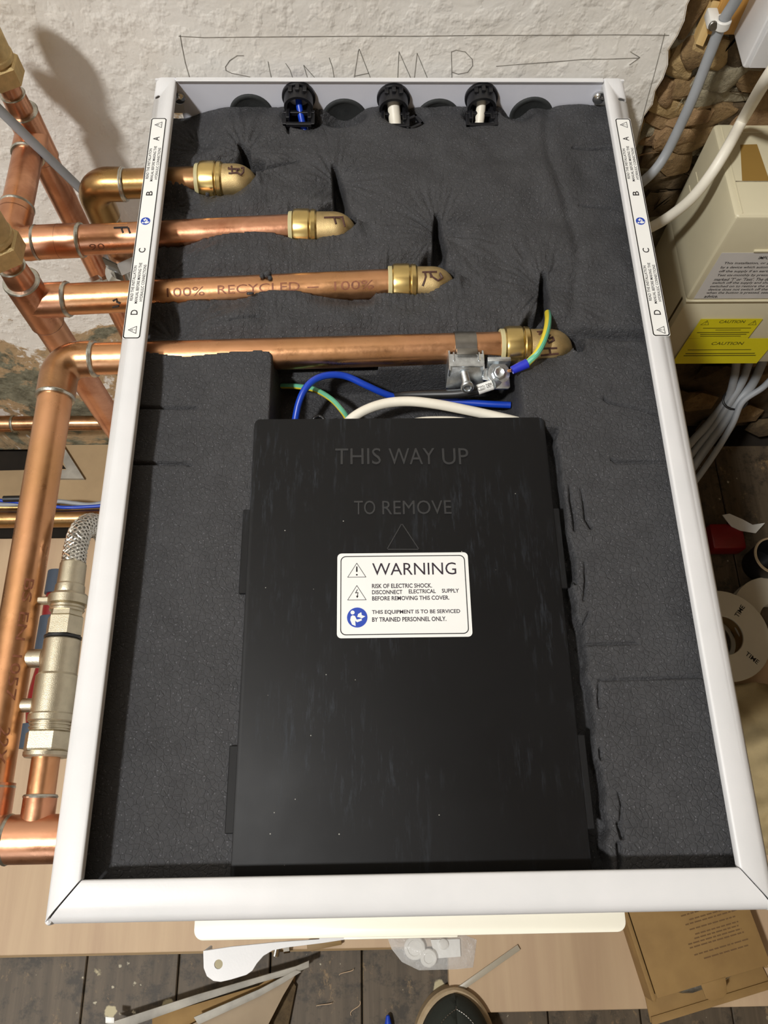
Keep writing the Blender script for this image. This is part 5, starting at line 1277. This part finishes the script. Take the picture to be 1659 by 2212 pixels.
# curls of wood shaving on the boards
for i, (u, v, rot) in enumerate(((768, 2178, 1.0), (748, 2100, .4), (700, 2170, .2))):
    c = P(u, v, FZ+2); pts = [c+Vector((9*math.cos(rot)*t+3*math.sin(t*3), 9*math.sin(rot)*t, 1.2*math.sin(t*2.2))) for t in [-1+k*.2 for k in range(11)]]
    single(MB().tube(pts, .45, 6), 'wood_shaving', M['ply'], 'thin pale wood shaving on the dark floorboards', 'shaving', 'wood shavings scattered on the floor')

# photographer's shoe and trouser leg
def shoe_outline(t, w_=1.0):
    """half-width along the shoe, t from toe 0 to heel 1"""
    return w_*(52*math.sqrt(max(0, 1-(1-min(1, t/.30))**2.3))*(1-.30*math.exp(-((t-.62)/.2)**2))*math.sqrt(max(0, 1-max(0, (t-.86)/.14)**2)))
tip = P(962, 2134, FZ+28); LS = 285.0
sh = thing('shoe', 'dark canvas shoe with a tan rubber sole at the bottom edge', 'shoe', (tip.x+8, tip.y-140, FZ+.2))
def shoe_ring(z, inset, n=44, top=None):
    pts = []
    ts = [0.5-0.5*math.cos(math.pi*k/n) for k in range(n+1)]
    for s_ in (1, -1):
        for t in (ts if s_ > 0 else ts[::-1][1:-1]):
            w_ = max(0, shoe_outline(t)-inset); yy = tip.y-inset-(LS-2*inset)*t
            xx = tip.x+10+s_*w_+(10*t-6*math.sin(t*3))
            pts.append((xx, yy, z if top is None else top(t)))
    return pts
def loft(rings, capb=True, capt=True):
    m_ = MB(); n_ = len(rings[0]); vs = [p for r in rings for p in r]
    fs = [(i*n_+k, i*n_+(k+1) % n_, (i+1)*n_+(k+1) % n_, (i+1)*n_+k) for i in range(len(rings)-1) for k in range(n_)]
    if capb: fs.append(tuple(range(n_-1, -1, -1)))
    if capt: fs.append(tuple((len(rings)-1)*n_+k for k in range(n_)))
    return m_.add(vs, fs)
loft([shoe_ring(FZ+.3, 2), shoe_ring(FZ+3, 0), shoe_ring(FZ+26, 0), shoe_ring(FZ+29, 2), shoe_ring(FZ+29, 6)]).build('sole', M['sole'], sh)
prof = lambda a, b_: (lambda t: FZ+26+a+b_*min(1, t/.38)**.8)
loft([shoe_ring(0, 4.5, top=prof(1, 0)), shoe_ring(0, 6, top=prof(12, 8)), shoe_ring(0, 12, top=prof(20, 22)), shoe_ring(0, 22, top=prof(25, 34)), shoe_ring(0, 33, top=prof(27.5, 38)), shoe_ring(0, 42, top=prof(28.5, 39.5)), shoe_ring(0, 52, top=prof(28.8, 40))]).build('upper', M['canvas'], sh, ang=0)
mb = MB()
def stitch_pt(t, s_):
    w_ = max(0, shoe_outline(t)-15); return Vector((tip.x+10+s_*w_+(10*t-6*math.sin(t*3)), tip.y-15-(LS-30)*t, prof(21.8, 25.2)(t)+.6))
line = [stitch_pt(.34*(1-k/30)**2, 1) for k in range(31)]+[stitch_pt(.34*(k/30)**2, -1) for k in range(1, 31)]
for p_, q_ in zip(line[:-1], line[1:]): mb.tube([p_, p_.lerp(q_, .6)], .6, 6)
mb.build('stitching', M['steel_dark'], sh)
lg = [(tip.x+16, tip.y-LS*.70, FZ+104), (tip.x+18, tip.y-LS*.72, FZ+160), (tip.x+20, tip.y-LS*.74, FZ+300), (tip.x+22, tip.y-LS*.75, FZ+430)]
single(MB().tube(smooth_path(lg), [46, 46, 46, 47, 48, 48, 49, 50, 51, 52, 53, 54, 55, 56, 57, 58, 58, 59, 60, 60, 60, 60, 60, 60, 60][:25], 24), 'person', M['denim'], 'person standing in dark trousers, only a shoe in view', 'person')
